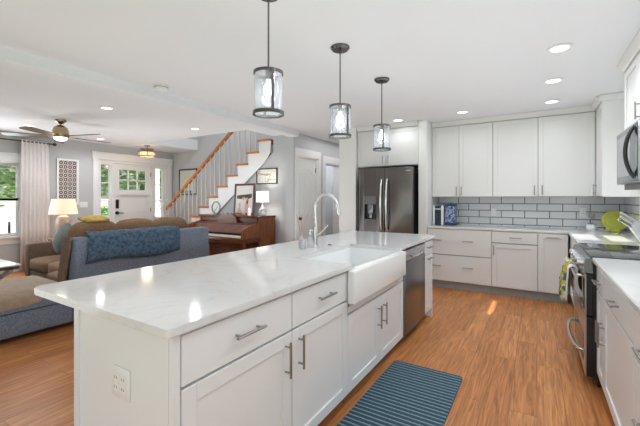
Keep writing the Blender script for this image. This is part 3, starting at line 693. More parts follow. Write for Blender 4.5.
# ================================================================== RANGE (local x -> -Y, front -y -> -X)
t = thing('range_cooker', 'stainless double oven range with black glass cooktop', 'range', (.335, 3.975, 0), -PI / 2)
rw = .88
B().box(0, rw, 0.0, .62, .06, .905).build('oven_body', 'black', t, smooth=False)
B().box(.03, rw - .03, .03, .55, 0, .06).build('base', 'black', t, smooth=False)
B().box(-.004, rw + .004, -.012, .632, .906, .921, .003, 2).build('cooktop', 'black_glass', t)
b = B(); b.prism([(-.01, .905), (-.045, .90), (-.06, .80), (0, .80)], 'X', .0, rw); cp = b.build('control_panel', 'steel', t, smooth=False)
for i in range(5):
    x = .12 + i * (rw - .24) / 4; B().cyl((x, -.05, .85), (x, -.085, .857), .02, 18).build('knob', 'steel_light', cp)
b = B(); b.box(.0, rw, -.037, 0, .50, .79, .003, 1); ud = b.build('oven_door', 'black', t); B().box(.0, rw, -.045, -.0372, .50, .79, .002, 1).build('steel_skin', 'steel_light', ud)
B().box(.05, rw - .05, -.047, -.044, .53, .75).build('oven_window', 'black_glass', ud, smooth=False)
b = B(); b.cyl((.05, -.095, .765), (rw - .05, -.095, .765), .012, 14)
for x in (.09, rw - .09): b.cyl((x, -.044, .765), (x, -.095, .765), .01, 10)
b.build('handle', 'chrome', ud)
b = B(); b.box(.0, rw, -.037, 0, .07, .49, .003, 1); ld = b.build('oven_door', 'black', t); B().box(.0, rw, -.045, -.0372, .07, .49, .002, 1).build('steel_skin', 'steel_light', ld)
B().box(.10, rw - .10, -.047, -.044, .14, .34).build('oven_window', 'black_glass', ld, smooth=False)
pts = []
for i in range(17):
    u = i / 16; pts.append((.04 + (rw - .08) * u, -.046 - .065 * math.sin(PI * u) ** .38, .23))
B().tube(pts, .014, 12).build('handle', 'chrome', ld)
for (bx_, by_, br_) in ((.22, .16, .10), (.66, .16, .075), (.22, .45, .075), (.66, .45, .10)):
    B().lathe([(br_ - .003, .9212), (br_ - .003, .9216), (br_, .9216), (br_, .9212)], (bx_, by_, 0), 40, close=True).build('burner_ring', 'toe_grey', t)
# towels on the range handle: world X = .335-.095 => .24
def towel(name, label, m, y0, y1, ztop, zf, zbk, taper=0.0, cat='towel'):
    b = B(); n = 14; prof = []
    r_ = .019; cxx, czz = .24, .765
    for i in range(10): prof.append((cxx - r_ - .004 - .012 * (1 - i / 9), zf + (czz - zf) * i / 9))
    for i in range(1, 8):
        a = PI - PI * i / 8; prof.append((cxx + r_ * math.cos(a), czz + r_ * math.sin(a)))
    for i in range(8): prof.append((cxx + r_ - .001, czz - (czz - zbk) * i / 7))
    V = []
    for (px, pz) in prof:
        row = []
        for j in range(n + 1):
            u = j / n; k_ = 1 - taper * max(0, (czz - pz) / (czz - zf)); yc_ = (y0 + y1) / 2
            yy = yc_ + (y0 + (y1 - y0) * u - yc_) * k_
            fold = (.034 if m == 'lemon_print' else .006) * math.sin(u * 15) * min(1, max(0, (czz - pz) * 6)) if px < cxx else 0
            row.append(b.bm.verts.new((px - abs(fold), yy, pz + .006 * math.sin(u * 9) * (1 if pz < czz else 0))))
        V.append(row)
    for i in range(len(V) - 1):
        for j in range(n): b.bm.faces.new((V[i][j], V[i][j + 1], V[i + 1][j + 1], V[i + 1][j]))
    o = b.build(name, m, smooth=60); md = o.modifiers.new('thick', 'SOLIDIFY'); md.thickness = .004; md.offset = 1
    return tag(o, label, cat)
towel('dish_towel', 'lemon patterned dish towel hanging on the upper oven handle', 'lemon_print', 3.60, 3.92, .78, .46, .55)
towel('dish_towel', 'plain white dish towel hanging on the oven handle beside the lemon one', 'plastic_white', 3.42, 3.54, .78, .50, .55, taper=.5)

# ================================================================== MICROWAVE
t = thing('microwave', 'stainless over-the-range microwave with black curved handle', 'microwave', (.62, 4.025, 0), -PI / 2)
mw = .775
B().box(0, mw, .012, .348, 1.445, 1.878).build('housing', 'microwave_steel', t, smooth=False)
B().box(.02, mw - .02, .03, .34, 1.40, 1.445).build('vent_base', 'black', t, smooth=False)
b = B(); b.box(.0, mw, -.02, .012, 1.447, 1.878, .006, 2); md_ = b.build('door', 'microwave_steel', t)
B().box(.06, .54, -.022, -.0195, 1.50, 1.83).build('window', 'smoked_glass', md_, smooth=False)
B().box(.69, mw - .01, -.022, -.019, 1.47, 1.86).build('keypad', 'black_glass', md_, smooth=False)
pts = [(.655, -.015 - .055 * math.sin(PI * i / 12) ** .7, 1.475 + .38 * i / 12) for i in range(13)]
B().tube(pts, .013, 12).build('handle', 'black', md_)

# ================================================================== WORKTOP ITEMS
# lime platter leaning on the tiles (disc, axis nearly Y)
t = thing('round_platter', 'round lime green platter leaning on the tiles in the corner', 'platter', (.822, 5.66, .9145))
R_ = .130
prof = [(.001, 0), (R_ * .72, 0), (R_ * .8, .012), (R_, .018), (R_, .024), (R_ * .78, .018), (R_ * .7, .008), (.001, .008)]
b = B(); b.lathe(prof, (0, 0, 0), 48, close=False)
o = b.build('dish', 'lime', t); o.rotation_euler = (PI / 2 - .22, 0, 0); o.location = (0, -.0, R_ * math.cos(.22) + .004)
B().box(-.05, .05, -.075, .02, .0005, .008, .002, 1).box(-.05, -.04, -.08, -.07, .0005, .03).box(.04, .05, -.08, -.07, .0005, .03).build('stand', 'bronze', t)
t = thing('spoon_rest', 'small lime green spoon rest before the round platter', 'dish', (.80, 5.42, .9145))
B().lathe([(.001, .001), (.03, .001), (.05, .028), (.047, .028), (.028, .005), (.001, .005)], (0, 0, 0), 28).build('bowl', 'lime', t)
B().tube([(-.045, 0, .026), (-.08, -.005, .03), (-.11, -.01, .024)], .007, 8).build('handle', 'lime', t)
t = thing('sugar_bowl', 'pale grey lidded bowl on the back worktop left of the platter', 'bowl', (.60, 5.72, .9145))
B().lathe([(.001, .001), (.05, .001), (.062, .03), (.052, .075), (.001, .075)]).build('bowl', 'porcelain', t)
B().lathe([(.054, .0755), (.03, .09), (.008, .094), (.010, .11), (.001, .112)]).build('lid', 'steel_light', t)
t = thing('plug_charger', 'dark plug-in charger under the outlet near the lime platter', 'charger', (.62, YB - .0125, 1.10))
B().box(-.03, .03, -.05, 0, -.03, .03, .006, 2).build('housing', 'toe_grey', t)
B().tube([(0, -.03, -.03), (.01, -.03, -.09), (-.01, -.04, -.13), (-.01, -.07, -.18)], .003, 6).build('cord', 'toe_grey', t)
# canisters/books beside the fridge
t = thing('counter_appliance', 'slim dark counter appliance with white side covers beside the fridge panel', 'appliance', (-1.386, 5.58, .9145))
B().box(.0, .034, 0, .24, 0, .30, .010, 2).build('side_cover', 'book_white', t); B().box(.126, .160, 0, .24, 0, .30, .010, 2).build('side_cover', 'book_white', t)
B().box(.032, .128, .006, .234, .006, .29, .004, 1).build('shell', 'teal_dark', t)
B().box(.036, .124, -.002, .006, .24, .255).build('trim_band', 'steel_light', t); B().box(.066, .094, -.022, .006, .205, .222, .003, 1).build('lever', 'black', t)
t = thing('canister', 'blue and white patterned square canister right of the dark appliance', 'canister', (-1.205, 5.60, .9145))
B().box(0, .15, 0, .15, .035, .30, .014, 3).build('body', 'chevron_blue', t); B().box(-.005, .155, -.005, .155, 0, .035, .008, 2).build('base', 'navy', t); B().box(-.003, .153, -.003, .153, .30, .325, .006, 2).sph((.075, .075, .337), .014).build('lid', 'navy', t)
# knife block on corner worktop
t = thing('knife_block', 'white slanted knife block with steel knife handles by the range', 'knife block', (.868, 4.30, .9145), 0)
ang = math.radians(38)
mt = Matrix.Translation((.04, 0, .0)) @ Matrix.Rotation(-ang, 4, 'Y')
B().prism([(-.05, 0), (.07, 0), (.07, .12), (-.09, .20), (-.13, .13)], 'Y', -.05, .05).build('block', 'plastic_white', t)
for i in range(3):
    for j in range(3):
        s0 = Vector((-.122 + .018 * j, -.032 + .032 * i, .145 + .024 * j)); dv = Vector((-.80, 0, .60)); dv.normalize()
        B().cyl(s0 - dv * .005, s0 + dv * (.10 + .012 * (j)), .0085, 10).sph(s0 + dv * (.105 + .012 * j), .0105, n=10).build('knife_handle', 'steel_light' if (i + j) % 3 else 'steel', t)

# ================================================================== PENDANTS
t = thing('pendant_lamp', 'nearest glass cylinder pendant lamp above the island', 'pendant lamp', (-1.3, 1.545, 0), math.radians(-35), 'glass cylinder pendants over the island')
B().cyl((0, 0, CH - .001), (0, 0, CH - .012), .074, 32).cyl((0, 0, CH - .012), (0, 0, CH - .026), .074, 32, .06).cyl((0, 0, CH - .026), (0, 0, CH - .055), .008, 12).build('canopy', 'pendant_metal', t)
B().cyl((0, 0, 2.045), (0, 0, CH - .05), .0055, 12).build('rod', 'pendant_metal', t)
zt_, zb_ = 2.045, 1.80; rr = .083
B().lathe([(rr + .002, zt_ - .016), (rr + .002, zt_), (rr - .003, zt_), (rr - .003, zt_ - .016)], n=40, close=True).box(-rr, rr, -.006, .006, zt_ - .006, zt_ - .001).build('upper_ring', 'pendant_metal', t)
B().lathe([(rr + .006, zb_), (rr + .006, zb_ + .019), (rr - .003, zb_ + .019), (rr - .003, zb_)], n=40, close=True).build('lower_ring', 'pendant_metal', t)
for s_ in (-1, 1): B().box(s_ * (rr + .0045) - .002, s_ * (rr + .0045) + .002, -.008, .008, zb_ + .01, zt_ - .002).build('strap', 'pendant_metal', t)
B().lathe([(rr - .004, zb_ + .004), (rr - .004, zt_ - .004), (rr - .007, zt_ - .004), (rr - .007, zb_ + .004)], n=40, close=True).build('glass_cylinder', 'glass_pendant', t)
B().cyl((0, 0, 2.0), (0, 0, 2.06), .017, 16).build('socket', 'pendant_metal', t)
B().sph((0, 0, 1.945), .03, (1, 1, 1.3)).cyl((0, 0, 1.97), (0, 0, 2.0), .014, 12).build('bulb', 'bulb_lit', t)
dup(t, (-1.3, 2.40, 0), 'middle glass cylinder pendant lamp above the island sink', math.radians(160 - 180))
dup(t, (-1.3, 3.26, 0), 'farthest glass cylinder pendant lamp before the fridge doors', math.radians(-60))
for y in (1.545, 2.40, 3.26): light('POINT', 'pendant_glow', (-1.3, y, 1.93), 1.2, (1, .96, .9), shadow_soft_size=.04)

# ================================================================== CEILING ITEMS
def can(label, x, y, e=4, first=[None]):
    if first[0] is None:
        t = thing('recessed_light', label, 'ceiling light', (x, y, CH), 0, 'round recessed ceiling lights')
        B().lathe([(.062, -.001), (.088, -.001), (.090, -.006), (.062, -.010)], n=36, close=True).build('trim_ring', 'plastic_white', t)
        B().cyl((0, 0, -.0055), (0, 0, -.001), .062, 32).build('diffuser', 'can_lit', t)
        first[0] = t
    else: t = dup(first[0], (x, y, CH), label)
    light('SPOT', 'ceiling_spot', (x, y, CH - .03), e, (.92, .97, 1), spot_size=math.radians(165), spot_blend=.6, shadow_soft_size=.06)
    return t
can('recessed ceiling light at the top edge, nearest of the right row', .15, 2.42, 14)
can('largest fully visible recessed ceiling light, second in the right row', .15, 3.31, 18)
can('recessed ceiling light third in the row along the right cabinets', .14, 4.19, 17)
light('SPOT', 'ceiling_spot', (.15, 1.5, CH - .03), 12, (.96, .98, 1), spot_size=math.radians(165), spot_blend=.6, shadow_soft_size=.06)  # extra spot without a fixture, added out of view to brighten the aisle
can('recessed ceiling light farthest in the right row near the back cabinets', .15, 5.08)
can('recessed ceiling light in front of the upper cabinets by the fridge', -.86, 5.06)
can('recessed ceiling light over the fridge beyond the farthest pendant', -1.77, 5.08)
can('recessed living room light between ceiling fan and beam', -4.73, 2.41, 22)
can('recessed living room light in front of the stair opening', -4.88, 3.91, 22)
can('recessed living room light left of the fan above the curtain', -6.92, 2.33, 16)
can('recessed living room light past the fan before the front door', -7.3, 3.6, 16)
t = thing('smoke_detector', 'white round smoke detector on the kitchen ceiling beside the beam', 'smoke detector', (-3.33, 2.24, CH))
B().lathe([(.072, -.001), (.072, -.014), (.001, -.014)], n=32).build('base', 'plastic_white', t)
B().lathe([(.066, -.0145), (.064, -.038), (.045, -.048), (.001, -.048)], n=32).build('cover', 'plastic_white', t)
B().lathe([(.066, -.018), (.0675, -.018), (.0675, -.025), (.066, -.025)], n=32, close=True).build('vent_slot', 'toe_grey', t)
# fan
t = thing('ceiling_fan', 'brushed brass ceiling fan with dark wood blades in the living room', 'ceiling fan', (-6.05, 2.42, 0))
B().lathe([(.001, CH - .001), (.075, CH - .001), (.07, CH - .03), (.03, CH - .06), (.001, CH - .06)]).build('canopy', 'brass', t)
B().cyl((0, 0, CH - .12), (0, 0, CH - .055), .013).build('downrod', 'brass', t)
B().lathe([(.001, 2.415), (.045, 2.413), (.085, 2.385), (.105, 2.33), (.112, 2.26), (.10, 2.235), (.001, 2.235)]).build('motor_housing', 'brass', t)
B().lathe([(.001, 2.235), (.085, 2.234), (.08, 2.21), (.05, 2.19), (.001, 2.185)]).build('light_bowl', 'can_lit', t)
for i in range(5):
    a = math.radians(16 + 72 * i); R = Matrix.Rotation(a, 4, 'Z') @ Matrix.Rotation(math.radians(10), 4, 'X')
    def T(b):
        for v in b.bm.verts: v.co = (Matrix.Translation((0, 0, 2.25)) @ R) @ v.co
        return b
    b = B(); b.prism([(.17, -.05), (.30, -.062), (.66, -.068), (.70, -.05), (.70, .05), (.66, .068), (.30, .062), (.17, .05)], 'Z', -.004, .004); T(b).build('blade', 'blade_wood', t)
    b = B(); b.box(.09, .24, -.018, .018, .004, .010); T(b).build('blade_bracket', 'brass', t)
light('POINT', 'fan_glow', (-6.05, 2.42, 2.1), 3, (1, .93, .82), shadow_soft_size=.08)
# entry lantern
t = thing('flush_ceiling_light', 'two-tier brass drum ceiling light before the front door', 'ceiling light', (-7.35, 4.60, 0))
B().cyl((0, 0, CH - .001), (0, 0, CH - .02), .065, 28).cyl((0, 0, CH - .02), (0, 0, 2.31), .009, 10).build('canopy', 'brass', t)
for z, r0 in ((2.40, .13), (2.345, .17), (2.245, .17)):
    B().lathe([(r0 + .004, z), (r0 + .004, z + .020), (r0 - .006, z + .020), (r0 - .006, z)], n=36, close=True).box(-r0, r0, -.004, .004, z + .002, z + .008).box(-.004, .004, -r0, r0, z + .002, z + .008).build('ring', 'brass', t)
for i in range(6):
    a = PI / 3 * i; B().box(-.006, .006, -.002, .002, 2.245, 2.357, mtx=Matrix.Rotation(a, 4, 'Z') @ Matrix.Translation((0, .172, 0))).build('strap', 'brass', t)
B().lathe([(.164, 2.255), (.164, 2.347), (.160, 2.347), (.160, 2.255)], n=36, close=True).build('glass_drum', 'lantern_lit', t)
light('POINT', 'entry_glow', (-7.35, 4.60, 2.12), 3.0, (1, .85, .65), shadow_soft_size=.1)

# ================================================================== STAIRS
SYF = 5.15; SYB = 5.715; run = .283; rise = .2161
def tx(k): return -5.981 + run * k      # right end of tread k
def tz(k): return 1.156 + rise * k      # top of tread k
t = thing('staircase', 'white staircase with orange oak treads climbing to the right', 'staircase', (0, 0, 0))
K0, K1 = -5, 6
b = B()
pts = [(tx(K0) - run, 0.0)]
for k in range(K0, K1 + 1): pts += [(tx(k) - run, tz(k) - .03), (tx(k), tz(k) - .03)]
zl = lambda x: 2.06 + (x + 4.42) * rise / run
pts += [(tx(K1), 2.23), (-4.42, 2.06), (tx(K0) + .4, max(0, zl(tx(K0) + .4))), (tx(K0) + .3, 0)]
b.prism(pts, 'Y', SYF - .005, SYF + .018)
b.build('stringer', 'trim_white', t, smooth=False)
for k in range(K0, K1 + 1):
    B().box(tx(k) - run - .03, tx(k) + .004, SYF - .03, SYB, tz(k) - .035, tz(k), .006, 2).build('tread', 'oak_tread', t)
    z_lo = max(0, tz(k - 1)) if k > K0 else 0
    if tz(k) - .03 > z_lo: B().box(tx(k) - run, tx(k) - run + .018, SYF + .018, SYB, z_lo, tz(k) - .036).build('riser', 'trim_white', t, smooth=False)
b = B(); b.prism([(-6.3, zl(-6.3) - .045), (-4.42, 2.06 - .045), (tx(K1) + .004, 2.19), (tx(K1) + .02, tz(K1) - .04), (tx(K1) - .015, tz(K1) - .04), (tx(K1) - .02, 2.23), (-4.44, 2.06 + .01), (-6.3, zl(-6.3) + .01)], 'Y', SYF - .018, SYF - .005); b.build('edge_moulding', 'trim_white', t, smooth=False)
# balusters and rail
def railz(x): return 2.67 + (x + 5.38) * .752
r_end = -5.0
for k in range(K0 + 1, 6):
    for j in range(2):
        x = tx(k) - run + .05 + j * run / 2
        zt2 = min(railz(x) - .035, 2.95)
        if x > -4.30 - .1: zt2 = CH + .2
        B().box(x - .010, x + .010, SYF - .012, SYF + .008, tz(k) - .001, zt2).build('baluster', 'baluster_paint', t, smooth=False)
dx = 1.0; L0, L1 = -7.44, r_end
b = B(); b.prism([(L0, railz(L0) - .062), (L1, railz(L1) - .062), (L1, railz(L1)), (L0, railz(L0))], 'Y', SYF - .022, SYF + .036); b.prism([(L0, railz(L0)), (L1, railz(L1)), (L1 , railz(L1) + .012), (L0, railz(L0) + .012)], 'Y', SYF - .014, SYF + .028)
hr = b.build('handrail', 'oak_tread', t, smooth=False)
nb = B(); nx = -7.55
nb.box(nx - .055, nx + .055, SYF - .05, SYF + .06, 0, 1.15).box(nx - .07, nx + .07, SYF - .065, SYF + .075, 0, .25).box(nx - .068, nx + .068, SYF - .063, SYF + .073, 1.07, 1.10).box(nx - .085, nx + .085, SYF - .08, SYF + .09, 1.15, 1.18).box(nx - .06, nx + .06, SYF - .055, SYF + .065, 1.18, 1.27, .006, 1).box(nx - .08, nx + .08, SYF - .075, SYF + .085, 1.27, 1.30)
nb.build('newel_post', 'trim_white', t, smooth=False)

# ================================================================== PIANO
t = thing('upright_piano', 'reddish brown upright piano with an ivory key strip below the stairs', 'piano', (0, 0, 0))
px0, px1 = -5.70, -4.14; F = 4.68
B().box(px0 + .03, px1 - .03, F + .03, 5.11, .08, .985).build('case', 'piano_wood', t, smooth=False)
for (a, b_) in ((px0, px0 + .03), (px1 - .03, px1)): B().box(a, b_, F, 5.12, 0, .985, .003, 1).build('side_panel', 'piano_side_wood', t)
B().box(px0 - .015, px1 + .012, F - .02, 5.125, .985, 1.013, .005, 2).build('lid', 'piano_wood', t)
B().box(px0 + .05, px1 - .05, F - .005, F + .03, .90, .975, .004, 1).box(px0 + .04, px1 - .04, F - .08, F + .03, .862, .885, .004, 1).build('music_shelf', 'piano_wood', t)
b = B(); b.box(px0, px1, F - .40, F + .03, .56, .645, .01, 2); b.build('keybed', 'piano_wood', t)
b = B(); b.prism([(F - .26, .72), (F - .22, .755), (F - .12, .862), (F + .03, .862), (F + .03, .72)], 'X', px0 + .06, px1 - .06); b.build('fallboard', 'piano_wood', t, smooth=False)
b = B(); n = 44; kw = (px1 - px0 - .14) / n
for i in range(n): b.box(px0 + .07 + i * kw + .0007, px0 + .07 + (i + 1) * kw - .0007, F - .375, F - .22, .655, .69)
b.build('white_keys', 'ivory', t, smooth=False)
for i in range(n - 1):
    if i % 7 not in (2, 6): B().box(px0 + .07 + (i + 1) * kw - .007, px0 + .07 + (i + 1) * kw + .007, F - .32, F - .22, .69, .702).build('black_key', 'black', t, smooth=False)
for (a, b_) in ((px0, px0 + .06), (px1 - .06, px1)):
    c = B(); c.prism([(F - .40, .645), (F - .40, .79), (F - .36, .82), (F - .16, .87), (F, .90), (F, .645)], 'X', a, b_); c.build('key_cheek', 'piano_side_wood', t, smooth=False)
for a in (px0 + .02, px1 - .08): B().lathe([(.02, 0), (.03, .05), (.022, .1), (.03, .42), (.035, .56)], (a + .03, F - .34, 0), 16).build('leg', 'piano_wood', t)
b = B(); b.box(px0 + .06, px1 - .06, F + .012, F + .03, .12, .55, .003, 1); b.build('lower_panel', 'piano_wood', t)
md = B(); mx = (px0 + px1) / 2 + .04
md.prism([(mx - .25, .885), (mx + .25, .885), (mx + .23, .97), (mx + .16, 1.01), (mx + .11, 1.06), (mx + .03, 1.025), (mx, 1.065), (mx - .03, 1.025), (mx - .11, 1.06), (mx - .16, 1.01), (mx - .23, .97)], 'Y', F - .06, F - .045)
md.build('music_desk', 'piano_wood', t, smooth=False)
for i in range(2): B().box(mx - .06 + i * .09, mx - .03 + i * .09, F - .12, F + .03, .05, .065, .004, 1).build('pedal', 'brass', t)
# lamp on the piano
t = thing('table_lamp', 'small table lamp with white drum shade on the piano', 'lamp', (-4.26, 4.90, 1.0135))
B().lathe([(.001, .0), (.06, .001), (.075, .03), (.078, .08), (.066, .125), (.03, .16), (.018, .185), (.015, .22), (.001, .22)]).build('base', 'glass_vase', t)
B().cyl((0, 0, .22), (0, 0, .26), .01).cyl((0, 0, .02), (0, 0, .22), .004, 8).build('stem', 'chrome', t)
B().lathe([(.118, .245), (.113, .445), (.111, .445), (.116, .245)], n=36, close=True).build('lamp_shade', 'shade_white_lit', t)
B().sph((0, 0, .33), .025).build('bulb', 'bulb_lit', t)
light('POINT', 'piano_lamp_glow', (-4.26, 4.90, 1.36), 7.0, (1, .95, .87), shadow_soft_size=.05)
# framed photograph leaning
def picture(name, label, cat, x0, x1, z0, z1, y, fr, fw, m, lean=0.0):
    t = thing(name, label, cat, ((x0 + x1) / 2, y, z0)); t.rotation_euler = (-lean, 0, 0)
    W_, H_ = (x1 - x0) / 2, z1 - z0
    b = B(); b.box(-W_, -W_ + fw, -.02, 0, 0, H_).box(W_ - fw, W_, -.02, 0, 0, H_).box(-W_ + fw, W_ - fw, -.02, 0, 0, fw).box(-W_ + fw, W_ - fw, -.02, 0, H_ - fw, H_)
    b.build('frame', fr, t, smooth=False)
    pc = B().box(-W_ + fw, W_ - fw, -.008, -.001, fw, H_ - fw).build('print', m, t, smooth=False)
    return t, pc, W_, H_
t, pc, W_, H_ = picture('photo_frame', 'dark red-brown framed photograph of a family leaning on the piano', 'photo frame', -5.02, -4.50, 1.0138, 1.61, 4.93, 'frame_red_brown', .036, 'photo_white', lean=.08)
def flat(poly, m, par, y, nm): B().prism(poly, 'Y', y - .0015, y).build(nm, m, par, smooth=False)
flat([(-.19, .37), (.19, .40), (.19, .33), (.10, .30), (.02, .32), (-.08, .30), (-.19, .31)], 'photo_green', pc, -.0085, 'tree_shape')
def ell(cx, cz, a, c, n=18): return [(cx + a * math.cos(2 * PI * i / n), cz + c * math.sin(2 * PI * i / n)) for i in range(n)]
flat([(-.06, .04), (-.10, .16), (-.07, .27), (-.02, .29), (.03, .27), (.05, .15), (.03, .04)], 'paper_grey', pc, -.0105, 'figure_shape')
flat([(.03, .04), (.02, .18), (.05, .26), (.10, .27), (.12, .16), (.11, .04)], 'pink_cloth', pc, -.0107, 'figure_shape')
flat([(-.13, .10), (-.14, .20), (-.11, .24), (-.08, .20), (-.09, .11)], 'pink_cloth', pc, -.0107, 'figure_shape')
flat(ell(-.015, .325, .032, .04), 'skin', pc, -.0125, 'face_shape'); flat(ell(.07, .295, .03, .035), 'skin', pc, -.0125, 'face_shape'); flat(ell(.085, .27, .028, .07), 'hair_auburn', pc, -.0118, 'hair_shape'); flat(ell(-.015, .355, .03, .022), 'hair_auburn', pc, -.014, 'hair_shape')
flat([(-.16, .035), (-.15, .12), (-.10, .13), (-.03, .05), (-.03, .035)], 'skin', pc, -.0125, 'figure_shape')
# ring ornament
t = thing('ring_ornament', 'mint green round hoop ornament on the left of the piano', 'ornament', (-5.43, 4.85, 1.0135))
b = B(); b.tube([(.115 * math.cos(2 * PI * i / 32), 0, .13 + .115 * math.sin(2 * PI * i / 32)) for i in range(32)], .014, 8, closed=True); b.build('hoop', 'mint', t)
B().box(-.05, .05, -.03, .03, 0, .012, .003, 1).build('foot', 'mint', t)
B().tube([(-.05, 0, .05), (.045, 0, .15)], .006, 6).tube([(.05, 0, .18), (.07, 0, .23), (.05, 0, .27)], .005, 6).build('ribbon', 'mint', t)
t = thing('figurine', 'small white bird-like figurine at the right corner of the photo frame', 'figurine', (-4.50, 4.80, 1.0135))
B().lathe([(.001, .0), (.028, .001), (.03, .03), (.02, .08), (.024, .11), (.014, .135), (.001, .14)], n=16).build('body', 'porcelain', t)
t = thing('trinket', 'little peach coloured flower trinket before the photo frame', 'trinket', (-4.62, 4.78, 1.0135))
b = B()
for i in range(5): b.sph((.02 * math.cos(i * 1.256), .02 * math.sin(i * 1.256), .03), .016, n=10)
b.sph((0, 0, .04), .016, n=10); b.cyl((0, 0, 0), (0, 0, .03), .012, 10); b.build('petals', 'pink_cloth', t)
t = thing('candle_jar', 'tiny white candle jar left of the photo frame on the piano', 'candle', (-5.10, 4.80, 1.0135))
B().cyl((0, 0, 0), (0, 0, .035), .02, 16).build('jar', 'porcelain', t)
# wall sign with script lettering
t, pc, W_, H_ = picture('wall_sign', 'black framed cream sign with black script lettering above the piano lamp', 'sign', -4.64, -4.13, 1.60, 1.90, 5.168, 'picture_black', .018, 'paper_cream')
def stroke(pts, r_, par, y=-.010):
    P = [Vector((p[0], y, p[1])) for p in pts]; out = []
    for i in range(len(P) - 1):
        p0 = P[max(0, i - 1)]; p1 = P[i]; p2 = P[i + 1]; p3 = P[min(len(P) - 1, i + 2)]
        for s_ in range(5):
            u = s_ / 5; out.append(.5 * ((2 * p1) + (p2 - p0) * u + (2 * p0 - 5 * p1 + 4 * p2 - p3) * u * u + (3 * p1 - p0 - 3 * p2 + p3) * u ** 3))
    out.append(P[-1]); B().tube(out, r_, 6).build('script_stroke', 'picture_black', par)
stroke([(-.225, .15), (-.20, .24), (-.17, .26), (-.175, .18), (-.16, .16)], .003, pc)
stroke([(-.21, .20), (-.15, .205), (-.14, .18), (-.12, .20), (-.105, .178), (-.09, .20), (-.07, .178), (-.05, .20), (-.035, .178), (-.01, .20), (.01, .178), (.03, .20), (.055, .178), (.08, .195), (.10, .205)], .003, pc)
stroke([(-.06, .155), (.02, .165), (.09, .17), (.07, .13), (.03, .07), (.02, .04), (.045, .05), (.06, .08)], .0035, pc)
stroke([(-.02, .13), (-.04, .07), (-.03, .045), (0, .06), (.03, .09), (.07, .07), (.09, .09), (.11, .07), (.13, .09), (.15, .07), (.19, .08), (.22, .08)], .003, pc)
# picture behind the stairs
t, pc, W_, H_ = picture('framed_picture', 'black framed pale map-like print on the wall behind the stair rail', 'picture', -7.74, -7.06, 1.42, 2.06, 5.718, 'picture_black', .028, 'paper_grey')
flat(ell(-.04, .30, .13, .16), 'map_yellow', pc, -.0085, 'colour_patch')
for i, m_ in enumerate(('art_blue', 'art_blue', 'art_olive', 'navy', 'black')): flat([(-.20 + i * .09, .05), (-.15 + i * .09, .05), (-.15 + i * .09, .10), (-.20 + i * .09, .10)], m_, pc, -.0085, 'swatch')

# ================================================================== LIVING ROOM
# carved wall panel
t = thing('carved_wall_panel', 'tall white carved lattice panel on brown backing beside the curtain', 'wall panel', (XL + .001, 3.127, 1.20))
pw, ph = .385, .915
B().box(0, .01, 0, pw, 0, ph).build('backing', 'panel_brown', t, smooth=False)
b = B(); b.box(.01, .028, 0, .035, 0, ph).box(.01, .028, pw - .035, pw, 0, ph).box(.01, .028, .035, pw - .035, 0, .035).box(.01, .028, .035, pw - .035, ph - .035, ph)
b.build('border', 'trim_white', t, smooth=False)
b = B(); nx_, nz_ = 4, 10; cw_, chh = (pw - .07) / nx_, (ph - .07) / nz_
for i in range(nx_):
    for j in range(nz_):
        cy, cz = .035 + cw_ * (i + .5), .035 + chh * (j + .5)
        b.tube([(.016, cy + cw_ * .52 * math.cos(a * PI / 8), cz + chh * .52 * math.sin(a * PI / 8)) for a in range(16)], .0052, 6, closed=True)
        b.sph((.014, cy, cz), .012, n=8)
b.build('lattice', 'trim_white', t)
# curtain
t = thing('curtain_rod', 'dark bronze curtain rod with ball finial above the left window', 'curtain rod', (0, 0, 0))
B().cyl((-7.87, .6, 2.36), (-7.87, 3.02, 2.36), .012, 12).build('rod', 'bronze', t)
B().sph((-7.87, 3.05, 2.36), .03, (1, 1.2, 1)).build('finial', 'bronze', t)
B().box(XL, -7.86, 2.975, 2.99, 2.35, 2.37).box(XL, XL + .01, 2.96, 3.01, 2.32, 2.40).build('bracket', 'bronze', t, smooth=False)
def curtain(label, y0, y1):
    b = B(); n = 90; V = []
    for (z, amp) in ((2.39, .010), (2.34, .013), (1.5, .018), (.8, .022), (.03, .026)):
        row = []
        for i in range(n + 1):
            u = i / n; row.append(b.bm.verts.new((-7.87 + .0 + amp * math.sin(u * 2 * PI * 7) + (.0 if z < 2.2 else 0), y0 + (y1 - y0) * (.5 + (u - .5) * (1 if z < 2 else .93)), z)))
        V.append(row)
    for i in range(len(V) - 1):
        for j in range(n): b.bm.faces.new((V[i][j], V[i][j + 1], V[i + 1][j + 1], V[i + 1][j]))
    o = b.build('curtain', 'curtain_cloth', smooth=80); m_ = o.modifiers.new('thick', 'SOLIDIFY'); m_.thickness = .003; return tag(o, label, 'curtain')
curtain('pale pinkish grey curtain hanging in folds right of the window', 2.52, 2.97)

def tw(sx, y, z, ry): return Matrix.Translation((sx, y, z)) @ Matrix.Rotation(ry, 4, 'Y')
